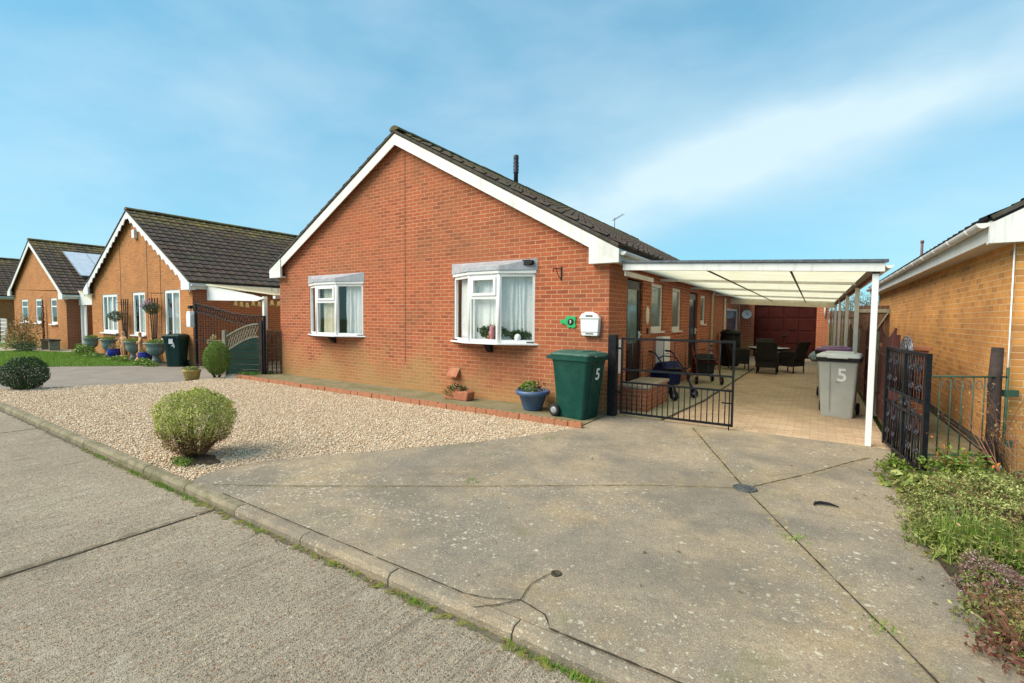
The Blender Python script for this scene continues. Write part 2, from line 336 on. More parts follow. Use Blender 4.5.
def ragged(name, c1, c2, lo, hi, sc_):
    s = NT(name); col = s.mix(s.rng(s.noise(9, 5, .7), .35, .65), c1, c2)
    s.done(col, .95, Specular_IOR_Level=.1)
    tr = s.n('ShaderNodeBsdfTransparent'); mx = s.n('ShaderNodeMixShader')
    s.l(s.rng(s.noise(sc_, 6, .75), lo, hi), mx.inputs[0]); s.l(tr.outputs[0], mx.inputs[1]); s.l(s.b.outputs[0], mx.inputs[2]); s.l(mx.outputs[0], s.out.inputs[0])
    M[name] = s.m
ragged('sand_film', (.50, .39, .23), (.38, .32, .17), .44, .70, 16)
ragged('crack_line', (.07, .055, .035), (.035, .03, .02), .34, .44, 9)
ragged('grit_film', (.26, .21, .14), (.16, .13, .09), .42, .62, 12)
ragged('moss_film', (.15, .18, .03), (.22, .2, .06), .45, .6, 14)
def ground_mats():
    s = NT('gravel_bed')
    v = s.voro(75); v2 = s.voro(75, feature='DISTANCE_TO_EDGE')
    sep = s.n('ShaderNodeSeparateColor'); s.l(v.outputs['Color'], sep.inputs[0])
    col = s.ramp(sep.outputs[0], [(0, (.48, .30, .17)), (.3, (.68, .48, .30)), (.6, (.80, .64, .44)), (.85, (.90, .80, .64)), (1, (.40, .24, .14))])
    col = s.mix(s.rng(v2.outputs[0], 0, .12, 1, 0), col, (.20, .13, .07))
    M['gravel'] = s.done(col, .9, s.bump(s.math('SUBTRACT', 1, v.outputs[0]), .8, .012))

    # apron concrete: weathered grey with tan staining, lichen spots, fine aggregate
    s = NT('apron_concrete')
    a = s.noise(.55, 6, .62, dist=.4); b = s.noise(2.2, 7, .7)
    col = s.mix(s.rng(a, .38, .62), (.30, .26, .20), (.50, .39, .25))
    col = s.mix(s.rng(b, .42, .72, 0, .65), col, (.20, .175, .14))
    c = s.noise(.9, 5, .7, s.vec(loc=(4, 9, 0)))
    col = s.mix(s.rng(c, .52, .70, 0, .7), col, (.50, .36, .18))
    fine = s.noise(110, 5, .85)
    col = s.mix(s.rng(fine, .42, .62, 0, .62), col, (.10, .088, .068))
    mott = s.noise(14, 6, .75, s.vec(loc=(2, 2, 0)))
    col = s.mix(s.rng(mott, .52, .72, 0, .5), col, (.115, .10, .078))
    for sc_, th in ((70, .84), (125, .76)):
        agg = s.voro(sc_); ag = s.n('ShaderNodeSeparateColor'); s.l(agg.outputs['Color'], ag.inputs[0])
        col = s.mix(s.math('MULTIPLY', s.rng(ag.outputs[0], th, th + .12, 0, .85), s.rng(agg.outputs[0], .2, .42, 1, 0)), col, (.60, .50, .34))
        col = s.mix(s.math('MULTIPLY', s.rng(ag.outputs[1], .90, .93), s.rng(agg.outputs[0], .2, .42, 1, 0)), col, (.34, .18, .10))
    # lichen: irregular pale blotches in drifts
    wv = s.vec(); dn = s.n('ShaderNodeVectorMath', operation='ADD')
    nz_ = s.n('ShaderNodeTexNoise'); nz_.inputs['Scale'].default_value = 22; s.l(wv, nz_.inputs[0])
    ms = s.n('ShaderNodeVectorMath', operation='SCALE'); ms.inputs['Scale'].default_value = .05
    s.l(nz_.outputs['Color'], ms.inputs[0]); s.l(wv, dn.inputs[0]); s.l(ms.outputs[0], dn.inputs[1])
    for sc_, th, off in ((21, .86, 0), (42, .78, 5)):
        l = s.voro(sc_, dn.outputs[0]); lc = s.n('ShaderNodeSeparateColor'); s.l(l.outputs['Color'], lc.inputs[0])
        dens = s.noise(1.1, 3, .6, s.vec(loc=(off, 3, 0)))
        dv = s.n('ShaderNodeVectorMath', operation='DISTANCE'); s.l(s.vec(scale=(.6, 1, 1)), dv.inputs[0]); dv.inputs[1].default_value = (-2.2, 2.62, 0)
        thr = s.math('ADD', s.math('ADD', lc.outputs[0], s.rng(dens, .35, .7, -.30, .16)), s.rng(dv.outputs['Value'], .1, .8, .42, 0))
        f = s.math('MULTIPLY', s.rng(thr, th, th + .03), s.rng(l.outputs[0], .22, .40, 1, 0))
        col = s.mix(s.math('MULTIPLY', f, .7), col, (.66, .60, .46))
    dk_ = s.noise(.8, 7, .7, s.vec(loc=(5, 1, 0)))
    col = s.mix(s.rng(dk_, .47, .62, 0, .55), col, (.15, .135, .11))
    gr = s.noise(1.5, 6, .7, s.vec(loc=(8, 2, 0)))
    col = s.mix(s.rng(gr, .6, .76, 0, .55), col, (.16, .17, .06))
    h = s.math('ADD', fine, s.math('MULTIPLY', agg.outputs[0], -.6))
    M['apron'] = s.done(col, .93, s.bump(h, .6, .008), Specular_IOR_Level=.2)

    # brushed concrete road: ridges run across the road (along y)
    s = NT('brushed_road')
    a = s.noise(.5, 7, .66); col = s.mix(s.rng(a, .36, .66), (.56, .465, .33), (.42, .345, .245))
    st = s.noise(1, 7, .72, s.vec(scale=(42, 3.2, 1)), dist=.3)
    st2 = s.noise(1, 4, .6, s.vec(scale=(16, .8, 1), loc=(3, 1, 0)), dist=.5)
    patch = s.rng(s.noise(1.1, 5, .6, s.vec(loc=(7, 7, 0))), .38, .62, .25, 1)
    col = s.mix(s.math('MULTIPLY', s.rng(st, .47, .64, 0, .7), patch), col, (.15, .12, .085))
    col = s.mix(s.math('MULTIPLY', s.rng(st2, .56, .70, 0, .5), patch), col, (.17, .14, .10))
    spots = None
    for sc_, th in ((38, .74), (66, .64), (120, .58)):
        agg = s.voro(sc_); ag = s.n('ShaderNodeSeparateColor'); s.l(agg.outputs['Color'], ag.inputs[0])
        spot = s.rng(agg.outputs[0], .22, .46, 1, 0)
        col = s.mix(s.math('MULTIPLY', s.rng(ag.outputs[0], th, th + .25, 0, .9), spot), col, (.74, .62, .45))
        col = s.mix(s.math('MULTIPLY', s.rng(ag.outputs[1], .86, .90), spot), col, (.38, .19, .10))
        col = s.mix(s.math('MULTIPLY', s.rng(ag.outputs[2], th + .06, th + .2, 0, .8), spot), col, (.10, .095, .09))
        spots = spot
    col = s.mix(s.rng(s.noise(210, 3, .75), .42, .66, 0, .6), col, (.13, .11, .085))
    pz = s.noise(2.6, 7, .75, s.vec(loc=(1, 6, 0))); col = s.mix(s.rng(pz, .58, .72, 0, .55), col, (.58, .52, .42))
    pz = s.noise(1.9, 7, .72, s.vec(loc=(9, 3, 0))); col = s.mix(s.rng(pz, .56, .72, 0, .5), col, (.20, .165, .115))
    h = s.math('ADD', s.math('MULTIPLY', st, 1.5), s.math('MULTIPLY', spots, .5))
    M['road'] = s.done(col, .9, s.bump(h, .9, .016), Specular_IOR_Level=.2)

    s = NT('kerb_concrete')
    a = s.noise(2.2, 6, .65); col = s.mix(s.rng(a, .4, .64), (.32, .26, .17), (.20, .17, .10))
    col = s.mix(s.rng(s.noise(7, 7, .8), .44, .62, 0, .85), col, (.12, .115, .045))
    col = s.mix(s.rng(s.noise(110, 3, .7), .4, .7, 0, .4), col, (.10, .09, .07))
    M['kerb'] = s.done(col, .93, s.bump(s.noise(70, 4, .7), .6, .006))

    s = NT('block_paving')
    br = s.n('ShaderNodeTexBrick'); s.l(s.vec('Object'), br.inputs[0])
    for k, v_ in (('Scale', 1), ('Brick Width', .205), ('Row Height', .105), ('Mortar Size', .004), ('Mortar Smooth', .3)): br.inputs[k].default_value = v_
    br.inputs['Color1'].default_value = (.60, .43, .275, 1); br.inputs['Color2'].default_value = (.48, .335, .21, 1); br.inputs['Mortar'].default_value = (.26, .20, .13, 1)
    col = s.mix(s.rng(s.noise(1.2, 6, .7), .5, .72, 0, .6), br.outputs[0], (.25, .19, .10))
    col = s.mix(s.rng(s.noise(60, 3, .7), .4, .7, 0, .35), col, (.2, .14, .08))
    M['paving'] = s.done(col, .85, s.bump(s.math('MULTIPLY', br.outputs['Fac'], -1), .6, .006))

    s = NT('path_concrete')
    col = s.mix(s.rng(s.noise(1.3, 6, .7), .4, .65), (.42, .36, .25), (.27, .25, .15))
    col = s.mix(s.rng(s.noise(40, 4, .7), .4, .7, 0, .4), col, (.15, .14, .08))
    M['path'] = s.done(col, .92, s.bump(s.noise(60, 4, .7), .4, .005))
    s = NT('mossy_strip')
    col = s.mix(s.rng(s.noise(2.5, 6, .7), .4, .65), (.26, .21, .12), (.15, .14, .05))
    col = s.mix(s.rng(s.noise(40, 4, .7), .4, .7, 0, .45), col, (.10, .09, .04))
    M['strip'] = s.done(col, .95, s.bump(s.noise(50, 4, .7), .6, .01))
    s = NT('soil')
    col = s.mix(s.rng(s.noise(6, 6, .7), .4, .65), (.10, .062, .038), (.055, .036, .024))
    col = s.mix(s.rng(s.noise(3, 6, .7, s.vec(loc=(4, 4, 4))), .5, .66, 0, .7), col, (.09, .10, .025))
    M['soil'] = s.done(col, .97, s.bump(s.noise(35, 5, .75), 1, .03))
    s = NT('turf')
    col = s.mix(s.rng(s.noise(3, 6, .7), .4, .65), (.12, .19, .03), (.08, .14, .022))
    col = s.mix(s.rng(s.noise(30, 5, .7), .4, .7, 0, .5), col, (.05, .08, .015))
    M['turf'] = s.done(col, .97, s.bump(s.noise(60, 5, .75), 1, .03))
    s = NT('tarmac_drive')
    col = s.mix(s.rng(s.noise(1.5, 6, .7), .4, .65), (.30, .25, .20), (.22, .185, .15))
    col = s.mix(s.rng(s.noise(80, 4, .7), .4, .65, 0, .5), col, (.10, .09, .08))
    M['drive4'] = s.done(col, .92, s.bump(s.noise(90, 4, .7), .5, .006))
ground_mats()

# ------------------------------------------------------------------ mesh kit
class MB:
    def __init__(s, origin=(0, 0, 0)):
        s.v = []; s.f = []; s.mi = []; s.o = Vector(origin); s.cur = 0; s.mats = []; s.smooth = []; s.sm = False
    def add(s, vs, fs):
        b = len(s.v); s.v += [tuple(Vector(p) - s.o) for p in vs]
        for f in fs:
            s.f.append([b + i for i in f]); s.mi.append(s.cur); s.smooth.append(s.sm)
    def box(s, a, b, mat=None):
        x0, x1 = sorted((a[0], b[0])); y0, y1 = sorted((a[1], b[1])); z0, z1 = sorted((a[2], b[2]))
        vs = [(x, y, z) for z in (z0, z1) for y in (y0, y1) for x in (x0, x1)]
        if mat is not None: vs = [mat @ Vector(p) for p in vs]
        s.add(vs, [(0, 2, 3, 1), (4, 5, 7, 6), (0, 1, 5, 4), (1, 3, 7, 5), (3, 2, 6, 7), (2, 0, 4, 6)])
    def bar(s, p, q, w_, h_=None, up=(0, 0, 1)):
        p, q = Vector(p), Vector(q); d = (q - p); h_ = h_ or w_
        if d.length < 1e-6: return
        d.normalize(); u = Vector(up)
        if abs(d.dot(u)) > .98: u = Vector((0, 1, 0))
        sd = d.cross(u).normalized(); u = sd.cross(d)
        vs = [c + sd * a * w_ / 2 + u * b * h_ / 2 for c in (p, q) for a, b in ((-1, -1), (1, -1), (1, 1), (-1, 1))]
        s.add(vs, [(3, 2, 1, 0), (4, 5, 6, 7), (0, 1, 5, 4), (1, 2, 6, 5), (2, 3, 7, 6), (3, 0, 4, 7)])
    def quad(s, *p): s.add(p, [tuple(range(len(p)))])
    def tube(s, pts, r, n=8, cap=True):
        pts = [Vector(p) for p in pts]; m = len(pts)
        rs = r if isinstance(r, (list, tuple)) else [r] * m
        vs = []; prev = None
        for i, p in enumerate(pts):
            d = (pts[min(i + 1, m - 1)] - pts[max(i - 1, 0)])
            d = d.normalized() if d.length > 1e-9 else Vector((0, 0, 1))
            if prev is None:
                a = d.cross(Vector((0, 0, 1)) if abs(d.z) < .9 else Vector((1, 0, 0))).normalized()
            else: a = (prev - d * prev.dot(d)); a = a.normalized() if a.length > 1e-6 else prev
            prev = a; b = d.cross(a)
            vs += [p + (a * math.cos(t) + b * math.sin(t)) * rs[i] for t in [2 * math.pi * k / n for k in range(n)]]
        fs = [(i * n + k, i * n + (k + 1) % n, (i + 1) * n + (k + 1) % n, (i + 1) * n + k) for i in range(m - 1) for k in range(n)]
        if cap: fs += [tuple(range(n - 1, -1, -1)), tuple(range((m - 1) * n, m * n))]
        o = s.sm; s.sm = n > 5; s.add(vs, fs); s.sm = o
    def lathe(s, prof, c=(0, 0, 0), n=20, sx=1, sy=1):
        c = Vector(c); vs = []
        for r_, z in prof:
            vs += [c + Vector((sx * r_ * math.cos(2 * math.pi * k / n), sy * r_ * math.sin(2 * math.pi * k / n), z)) for k in range(n)]
        m = len(prof)
        fs = [(i * n + k, i * n + (k + 1) % n, (i + 1) * n + (k + 1) % n, (i + 1) * n + k) for i in range(m - 1) for k in range(n)]
        fs += [tuple(range(n - 1, -1, -1)), tuple(range((m - 1) * n, m * n))]
        o = s.sm; s.sm = True; s.add(vs, fs); s.sm = o
    def prism(s, poly, axis, a, b):
        """poly = 2-D outline, extruded along axis (0,1,2) from a to b"""
        def P(p, t):
            q = list(p); q.insert(axis, t); return tuple(q)
        n = len(poly); vs = [P(p, a) for p in poly] + [P(p, b) for p in poly]
        fs = [tuple(range(n - 1, -1, -1)), tuple(range(n, 2 * n))] + [(i, (i + 1) % n, n + (i + 1) % n, n + i) for i in range(n)]
        s.add(vs, fs)
    def build(s, name, mat, parent=None, bevel=0, xf=None, fixn=True):
        me = bpy.data.meshes.new(name)
        v = s.v if xf is None else [tuple(xf @ Vector(p)) for p in s.v]
        me.from_pydata(v, [], s.f)
        for i, p in enumerate(me.polygons): p.use_smooth = s.smooth[i]
        mats = mat if isinstance(mat, (list, tuple)) else [mat]
        for m_ in mats: me.materials.append(M[m_] if isinstance(m_, str) else m_)
        if len(mats) > 1: me.polygons.foreach_set('material_index', s.mi)
        if fixn:
            bm = bmesh.new(); bm.from_mesh(me); bmesh.ops.recalc_face_normals(bm, faces=bm.faces); bm.to_mesh(me); bm.free()
        uvl = me.uv_layers.new(name='UVMap'); off = s.o
        for p in me.polygons:
            n_ = p.normal; ax = max(range(3), key=lambda i: abs(n_[i]))
            for li in p.loop_indices:
                co = me.vertices[me.loops[li].vertex_index].co + off
                uvl.data[li].uv = (co.x, co.y) if ax == 2 else ((co.y, co.z) if ax == 0 else (co.x, co.z))
        o = bpy.data.objects.new(name, me); COL.objects.link(o)
        if parent is not None: o.parent = parent
        else: o.location = s.o
        if bevel:
            b = o.modifiers.new('bevel', 'BEVEL'); b.width = bevel; b.segments = 2; b.limit_method = 'ANGLE'; b.angle_limit = R(40)
        return o

def tag(o, label, cat, group=None, kind=None):
    if label: o['label'] = label
    if cat: o['category'] = cat
    if group: o['group'] = group
    if kind: o['kind'] = kind
    return o
def thing(name, label, cat, loc=(0, 0, 0), rz=0, group=None):
    o = bpy.data.objects.new(name, None); COL.objects.link(o); o.empty_display_size = .1
    o.location = loc; o.rotation_euler = (0, 0, rz); tag(o, label, cat, group); return o
def kids(o): return [c for c in bpy.data.objects if c.parent == o]
def dup(root, loc, rz, label, group=None, scale=None):
    r = root.copy(); COL.objects.link(r); r.location = loc; r.rotation_euler = (0, 0, rz); r['label'] = label
    if scale: r.scale = scale
    if group: r['group'] = group
    for ch in kids(root):
        c = ch.copy(); COL.objects.link(c); c.parent = r
        for g in kids(ch):
            d = g.copy(); COL.objects.link(d); d.parent = c
    return r
def struct(o): o['kind'] = 'structure'; return o

def npmesh(name, V, F, mat, parent=None, origin=None, loc=None):
    """V (n,3), F (m,k) numpy arrays"""
    me = bpy.data.meshes.new(name); k = F.shape[1]
    me.vertices.add(len(V)); me.loops.add(F.size); me.polygons.add(len(F))
    me.vertices.foreach_set('co', V.astype(np.float32).ravel())
    me.loops.foreach_set('vertex_index', F.astype(np.int32).ravel())
    me.polygons.foreach_set('loop_start', np.arange(0, F.size, k, dtype=np.int32))
    me.polygons.foreach_set('loop_total', np.full(len(F), k, dtype=np.int32))
    me.update(calc_edges=True); me.materials.append(M[mat])
    o = bpy.data.objects.new(name, me); COL.objects.link(o)
    if parent: o.parent = parent
    if loc is not None: o.location = loc
    return o
def leaves(name, P, size, mat, parent=None, outward=None, aspect=.5, fold=.25, bias=.6, loc=None):
    n = len(P); a = rng.normal(size=(n, 3))
    nn = rng.normal(size=(n, 3)); nn /= np.linalg.norm(nn, axis=1)[:, None]
    if outward is not None: nn = nn * (1 - bias) + outward * bias + 1e-6; nn /= np.linalg.norm(nn, axis=1)[:, None]
    t = a - nn * (a * nn).sum(1)[:, None]; t /= np.linalg.norm(t, axis=1)[:, None] + 1e-9
    b = np.cross(nn, t); L = (size * rng.uniform(.6, 1.3, n))[:, None]
    tip = P + t * L * .5; base = P - t * L * .5
    l = P + b * L * aspect * .5 + nn * L * fold * .4; r = P - b * L * aspect * .5 + nn * L * fold * .4
    V = np.stack([base, l, tip, r], 1).reshape(-1, 3); i = np.arange(n) * 4
    F = np.concatenate([np.stack([i, i + 2, i + 1], 1), np.stack([i, i + 3, i + 2], 1)])
    return npmesh(name, V, F, mat, parent, loc=loc)
def blades(name, P, h, mat, wdt=.006, lean=.4, parent=None, loc=None):
    n = len(P); ang = rng.uniform(0, 2 * np.pi, n); hh = h * rng.uniform(.5, 1.3, n)
    d = np.stack([np.cos(ang), np.sin(ang), np.zeros(n)], 1); e = np.stack([-d[:, 1], d[:, 0], d[:, 2]], 1)
    tip = P + e * (hh * rng.uniform(0, lean, n))[:, None]; tip[:, 2] += hh
    V = np.stack([P - d * wdt / 2, P + d * wdt / 2, tip], 1).reshape(-1, 3); i = np.arange(n) * 3
    return npmesh(name, V, np.stack([i, i + 1, i + 2], 1), mat, parent, loc=loc)
def sphere_dirs(n, zmin=-1):
    z = rng.uniform(zmin, 1, n); t = rng.uniform(0, 2 * np.pi, n); r = np.sqrt(1 - z * z)
    return np.stack([r * np.cos(t), r * np.sin(t), z], 1)
def lumpy(d, amp, seed, freq=3.0):
    r = np.ones(len(d)); g = np.random.default_rng(seed)
    for k in range(14):
        a = g.normal(size=3); a /= np.linalg.norm(a); r += amp * .55 * np.cos(freq * (1 + k * .33) * (d @ a) + g.uniform(0, 6.28)) / (1 + k * .22)
    return r
def branches(mb, base, direction, length, rad, depth, spread=.5, splits=3, tips=None, up=.15, segs=4):
    p = Vector(base); d = Vector(direction).normalized(); pts = [p.copy()]; rs = [rad]
    for i in range(segs):
        d = (d + Vector([random.uniform(-1, 1) * .18 for _ in range(3)]) + Vector((0, 0, up * .3))).normalized()
        p = p + d * length / segs; pts.append(p.copy()); rs.append(rad * (1 - .55 * (i + 1) / segs))
        if depth > 0 and i >= 1:
            for _ in range(max(1, splits // 2)):
                nd = (d + Vector([random.uniform(-1, 1) for _ in range(3)]) * spread).normalized()
                branches(mb, p, nd, length * random.uniform(.5, .75), rs[-1] * .65, depth - 1, spread, splits, tips, up, segs)
    mb.tube(pts, rs, 5 if rad > .01 else 4)
    if tips is not None: tips.append(np.array(p)); tips.append(np.array(pts[-2]))
def text(body, size, mat, parent, loc, rot, name='number', extrude=.002, origin=(0, 0, 0), sx=1.0):
    cu = bpy.data.curves.new(name, 'FONT'); cu.body = body; cu.size = size; cu.extrude = extrude; cu.align_x = 'CENTER'; cu.align_y = 'CENTER'; cu.offset = size * .018
    t = bpy.data.objects.new('tmp', cu); COL.objects.link(t)
    dg = bpy.context.evaluated_depsgraph_get(); me = bpy.data.meshes.new_from_object(t.evaluated_get(dg)); me.name = name
    bpy.data.objects.remove(t); me.materials.clear(); me.materials.append(M[mat])
    from mathutils import Euler
    X = Matrix.Translation(Vector(loc) - Vector(origin)) @ Euler(rot).to_matrix().to_4x4() @ Matrix.Diagonal((sx, 1, 1, 1))
    me.transform(X)
    o = bpy.data.objects.new(name, me); COL.objects.link(o)
    if parent is not None: o.parent = parent
    return o
# ------------------------------------------------------------------ ground, road, kerb
def sheet(name, poly, z, mat, thick=None):
    mb = MB((0, 0, 0))
    if thick: mb.prism(poly, 2, z - thick, z)
    else: mb.quad(*[(x, y, z) for x, y in poly])
    return struct(mb.build(name, mat))
sheet('ground', [(-400, -300), (400, -300), (400, 500), (-400, 500)], -.14, 'turf')
sheet('road', [(-70, -4.6), (70, -4.6), (70, 1.95), (-70, 1.95)], -.062, 'road', .03)
sheet('far_pavement', [(-70, -7.5), (70, -7.5), (70, -4.6), (-70, -4.6)], .0, 'path', .12)

def ribbon(mb, pts, wdt, z, wob=.3, sub=8):
    P = []
    for a, b in zip(pts[:-1], pts[1:]):
        n = max(2, int(math.dist(a, b) * sub))
        for i in range(n): P.append(Vector((a[0] + (b[0] - a[0]) * i / n, a[1] + (b[1] - a[1]) * i / n)))
    P.append(Vector(pts[-1])); L = []
    for i, p in enumerate(P):
        d = (P[min(i + 1, len(P) - 1)] - P[max(0, i - 1)]); d = d.normalized() if d.length else Vector((1, 0))
        nrm = Vector((-d.y, d.x)); w2 = wdt * .5
        j = random.uniform(-.15, .15) * wdt
        a = p + nrm * (w2 * (1 + random.uniform(-wob, wob)) + j); b = p - nrm * (w2 * (1 + random.uniform(-wob, wob)) - j)
        L.append((a, b))
    for (a, b), (c, d) in zip(L[:-1], L[1:]):
        mb.quad((a.x, a.y, z), (b.x, b.y, z), (d.x, d.y, z), (c.x, c.y, z))

# kerb stones, upstand on the left dropping to the crossing
def kerb_z(x):
    t = min(1, max(0, (x + 5.3) / 1.2)); up = .016; dn = .006
    z = up + (dn - up) * t * t * (3 - 2 * t)
    if x < -15.2: z = dn
    return z
mb = MB(); first_ = True
x = -24.0
while x < 9.5:
    if x > -4.6 and first_: struct(mb.build('kerb', 'kerb', bevel=.006)); mb = MB(); first_ = False
    L = .91; g = .0025; z0, z1 = kerb_z(x), kerb_z(x + L); j = random.uniform(-.003, .003); jz = random.uniform(-.003, .003)
    ya, yb = 1.955 + j, 2.050 + j; c = .018
    vs = []
    for xx, zz in ((x + g, z0 + jz), (x + L - g, z1 + jz)):
        vs += [(xx, ya, -.2), (xx, ya + .004, zz - c - .01), (xx, ya + c + .008, zz), (xx, yb, zz + .002), (xx, yb, -.2)]
    mb.add(vs, [(4, 3, 2, 1, 0), (5, 6, 7, 8, 9), (0, 1, 6, 5), (1, 2, 7, 6), (2, 3, 8, 7), (3, 4, 9, 8)])
    x += L
struct(mb.build('kerb', 'apron', bevel=.006))

BND = [(-5.0, 2.06), (-5.1, 2.4), (-5.05, 2.72), (-4.64, 3.35), (-4.0, 4.15), (-3.41, 5.02), (-3.1, 5.66), (-2.84, 6.2)]
# smooth gravel/apron boundary wobble
B2 = []
for a, b in zip(BND[:-1], BND[1:]):
    for i in range(6):
        t = i / 6; B2.append((a[0] + (b[0] - a[0]) * t + random.uniform(-.025, .025), a[1] + (b[1] - a[1]) * t + random.uniform(-.02, .02)))
B2.append(BND[-1])
apron = B2 + [(-2.84, 7.42), (.86, 7.42), (.80, 6.9), (.72, 6.4), (.76, 5.4), (.73, 4.3), (.80, 3.5), (.95, 2.8), (1.3, 2.06)]
sheet('driveway', apron, .004, 'apron', .06)
GP = [(-14.7, 2.06), (-14.14, 2.81), (-12.69, 5.06), (-12.9, 6.0), (-12.36, 6.25), (-2.86, 6.23)] + [(x, y) for x, y in reversed(B2[:-1])]
mb = MB(); mb.quad(*[(x, y, -.004) for x, y in GP]); g_ = mb.build('gravel_base', 'gravel'); struct(g_)
# pebbles
def inpoly(P, poly):
    x, y = P[:, 0], P[:, 1]; ins = np.zeros(len(P), bool); n = len(poly); j = n - 1
    for i in range(n):
        xi, yi = poly[i]; xj, yj = poly[j]
        c = ((yi > y) != (yj > y)) & (x < (xj - xi) * (y - yi) / (yj - yi + 1e-12) + xi); ins ^= c; j = i
    return ins
def scatter(poly, n):
    a = np.array(poly); lo, hi = a.min(0), a.max(0); out_ = []
    while sum(len(o) for o in out_) < n:
        p = rng.uniform(lo, hi, (n, 2)); out_.append(p[inpoly(p, poly)])
    return np.concatenate(out_)[:n]
def stones(name, P, z, r0, r1, mat):
    n = len(P); base = np.array([(1, 0, 0), (-1, 0, 0), (0, 1, 0), (0, -1, 0), (0, 0, 1), (0, 0, -1)], float)
    r = rng.uniform(r0, r1, n); V = base[None] * rng.uniform(.6, 1.2, (n, 6, 1)) * r[:, None, None]
    V[:, :, 2] *= .65; a = rng.uniform(0, 6.28, n); c, s_ = np.cos(a)[:, None], np.sin(a)[:, None]
    x = V[:, :, 0] * c - V[:, :, 1] * s_; y = V[:, :, 0] * s_ + V[:, :, 1] * c
    til = rng.uniform(-.5, .5, (n, 1)); zz = V[:, :, 2] + x * til
    W = np.stack([x + P[:, 0:1], y + P[:, 1:2], zz + z + r[:, None] * .25], 2).reshape(-1, 3)
    f = np.array([(0, 2, 4), (2, 1, 4), (1, 3, 4), (3, 0, 4), (2, 0, 5), (1, 2, 5), (3, 1, 5), (0, 3, 5)])
    F = (f[None] + (np.arange(n) * 6)[:, None, None]).reshape(-1, 3)
    return npmesh(name, W, F, mat)
near = scatter([p for p in GP], 74000)
o = stones('gravel', near, .0, .007, .0165, 'pebble'); tag(o, 'honey coloured pea gravel covering the front garden', 'gravel', kind='stuff')
o = stones('gravel_spill', np.stack([rng.uniform(-5.2, -2.9, 500), rng.uniform(2.2, 6.0, 500)], 1), .006, .004, .009, 'pebble')
tag(o, 'stray pebbles scattered over the concrete beside the gravel', 'gravel', kind='stuff')

# joints and cracks in the apron
mbs, mbd = MB(), MB()
DR = (-.50, 4.86)
for pts, w1, w2 in (([DR, (-.15, 4.1), (.5, 2.72), (.72, 2.10)], .12, .010), ([(-1.46, 7.2), (-.95, 5.95), DR], .14, .012),
                    ([DR, (.0, 5.7), (.41, 6.48), (.6, 6.8)], .08, .009), ([(-4.7, 2.12), (-4.1, 2.48), (-2.6, 3.5), (-1.3, 4.42), DR], .07, .007)):
    ribbon(mbs, pts, w1, .008, .5); ribbon(mbd, pts, w2, .0115, .55, 14)
struct(mbs.build('driveway_joint', 'sand_film'))
for pts, w_ in (([(-1.52, 1.99), (-1.42, 2.08), (-1.34, 2.19), (-1.37, 2.36), (-1.33, 2.52)], .006), ([(-1.34, 2.19), (-1.16, 2.15), (-1.08, 2.06)], .007),
                ([(-1.34, 2.19), (-1.5, 2.10), (-1.66, 2.06)], .006)):
    ribbon(mbd, pts, w_, .0115, .5, 30)
ribbon(mbd, [(-1.08, 2.065), (-.3, 2.062), (.6, 2.065)], .012, .0115, .5, 20)
ribbon(mbd, [(-4.4, 2.063), (-2.3, 2.063), (-1.66, 2.065)], .007, .0115, .5, 20)
struct(mbd.build('driveway_crack', 'crack_line'))
mbr = MB(); ribbon(mbr, [(-4.24, 1.93), (-4.23, .7), (-4.21, -4.5)], .02, -.0575, .45, 14)
ribbon(mbr, [(-9.4, 1.93), (-9.6, -4.5)], .02, -.0575, .45, 10)
ribbon(mbr, [(4.7, 1.93), (4.7, -4.5)], .02, -.0575, .45, 10)
struct(mbr.build('road_joint', 'crack_line'))
mbr = MB(); ribbon(mbr, [(-4.26, 1.93), (-4.25, .7), (-4.23, -4.5)], .09, -.0595, .7, 14); struct(mbr.build('road_joint_grit', 'grit_film'))
mbg = MB(); ribbon(mbg, [(-7.5, 1.925), (-2, 1.925), (1, 1.925)], .07, -.0535, .9, 20); struct(mbg.build('gutter_moss', 'moss_film')); mbg = MB(); ribbon(mbg, [(-13, 1.935), (-2, 1.935), (3, 1.935)], .03, -.057, .8, 16); struct(mbg.build('gutter_dirt', 'joint_brown'))

# paving, paths, soil
sheet('patio_paving', [(-2.84, 7.42), (.86, 7.42), (.86, 23), (-2.84, 23)], .004, 'paving', .05)
sheet('side_path', [(-2.835, 7.46), (-1.98, 7.46), (-1.78, 9.7), (-1.66, 16.0), (-1.66, 17.4), (-2.835, 17.4)], .009, 'path')
mbc = MB(); ribbon(mbc, [(-1.97, 7.46), (-1.77, 9.7), (-1.64, 16), (-1.64, 17.4)], .05, .013, .2); struct(mbc.build('path_edge', 'joint_dark'))
sheet('mossy_strip', [(-12.5, 6.24), (-2.86, 6.24), (-2.855, 7.5), (-12.2, 7.6), (-12.7, 7.6)], .012, 'strip', .05)
sheet('alley', [(.95, 6.9), (1.8, 6.9), (1.8, 23), (.95, 23)], .0, 'strip', .05)
sheet('bed_soil', [(.80, 6.9), (.72, 6.4), (.76, 5.4), (.73, 4.3), (.80, 3.5), (.95, 2.8), (1.3, 2.06), (5, 2.06), (5, 7.0), (1.9, 7.0), (.95, 7.0)], .03, 'soil', .12)
sheet('left_driveway', [(-14.7, 2.06), (-14.14, 2.81), (-12.69, 5.06), (-12.9, 6.3), (-12.7, 16.0), (-16.8, 16), (-16.9, 6.9), (-18.0, 6.55), (-21.0, 3.6), (-22.5, 2.06)], -.06, 'drive4', .05)
sheet('far_driveway', [(-33, 2.15), (-30, 2.15), (-30.5, 6), (-26, 7.3), (-26, 18), (-28, 18), (-28, 7.6), (-34, 7.0)], -.07, 'path', .03)
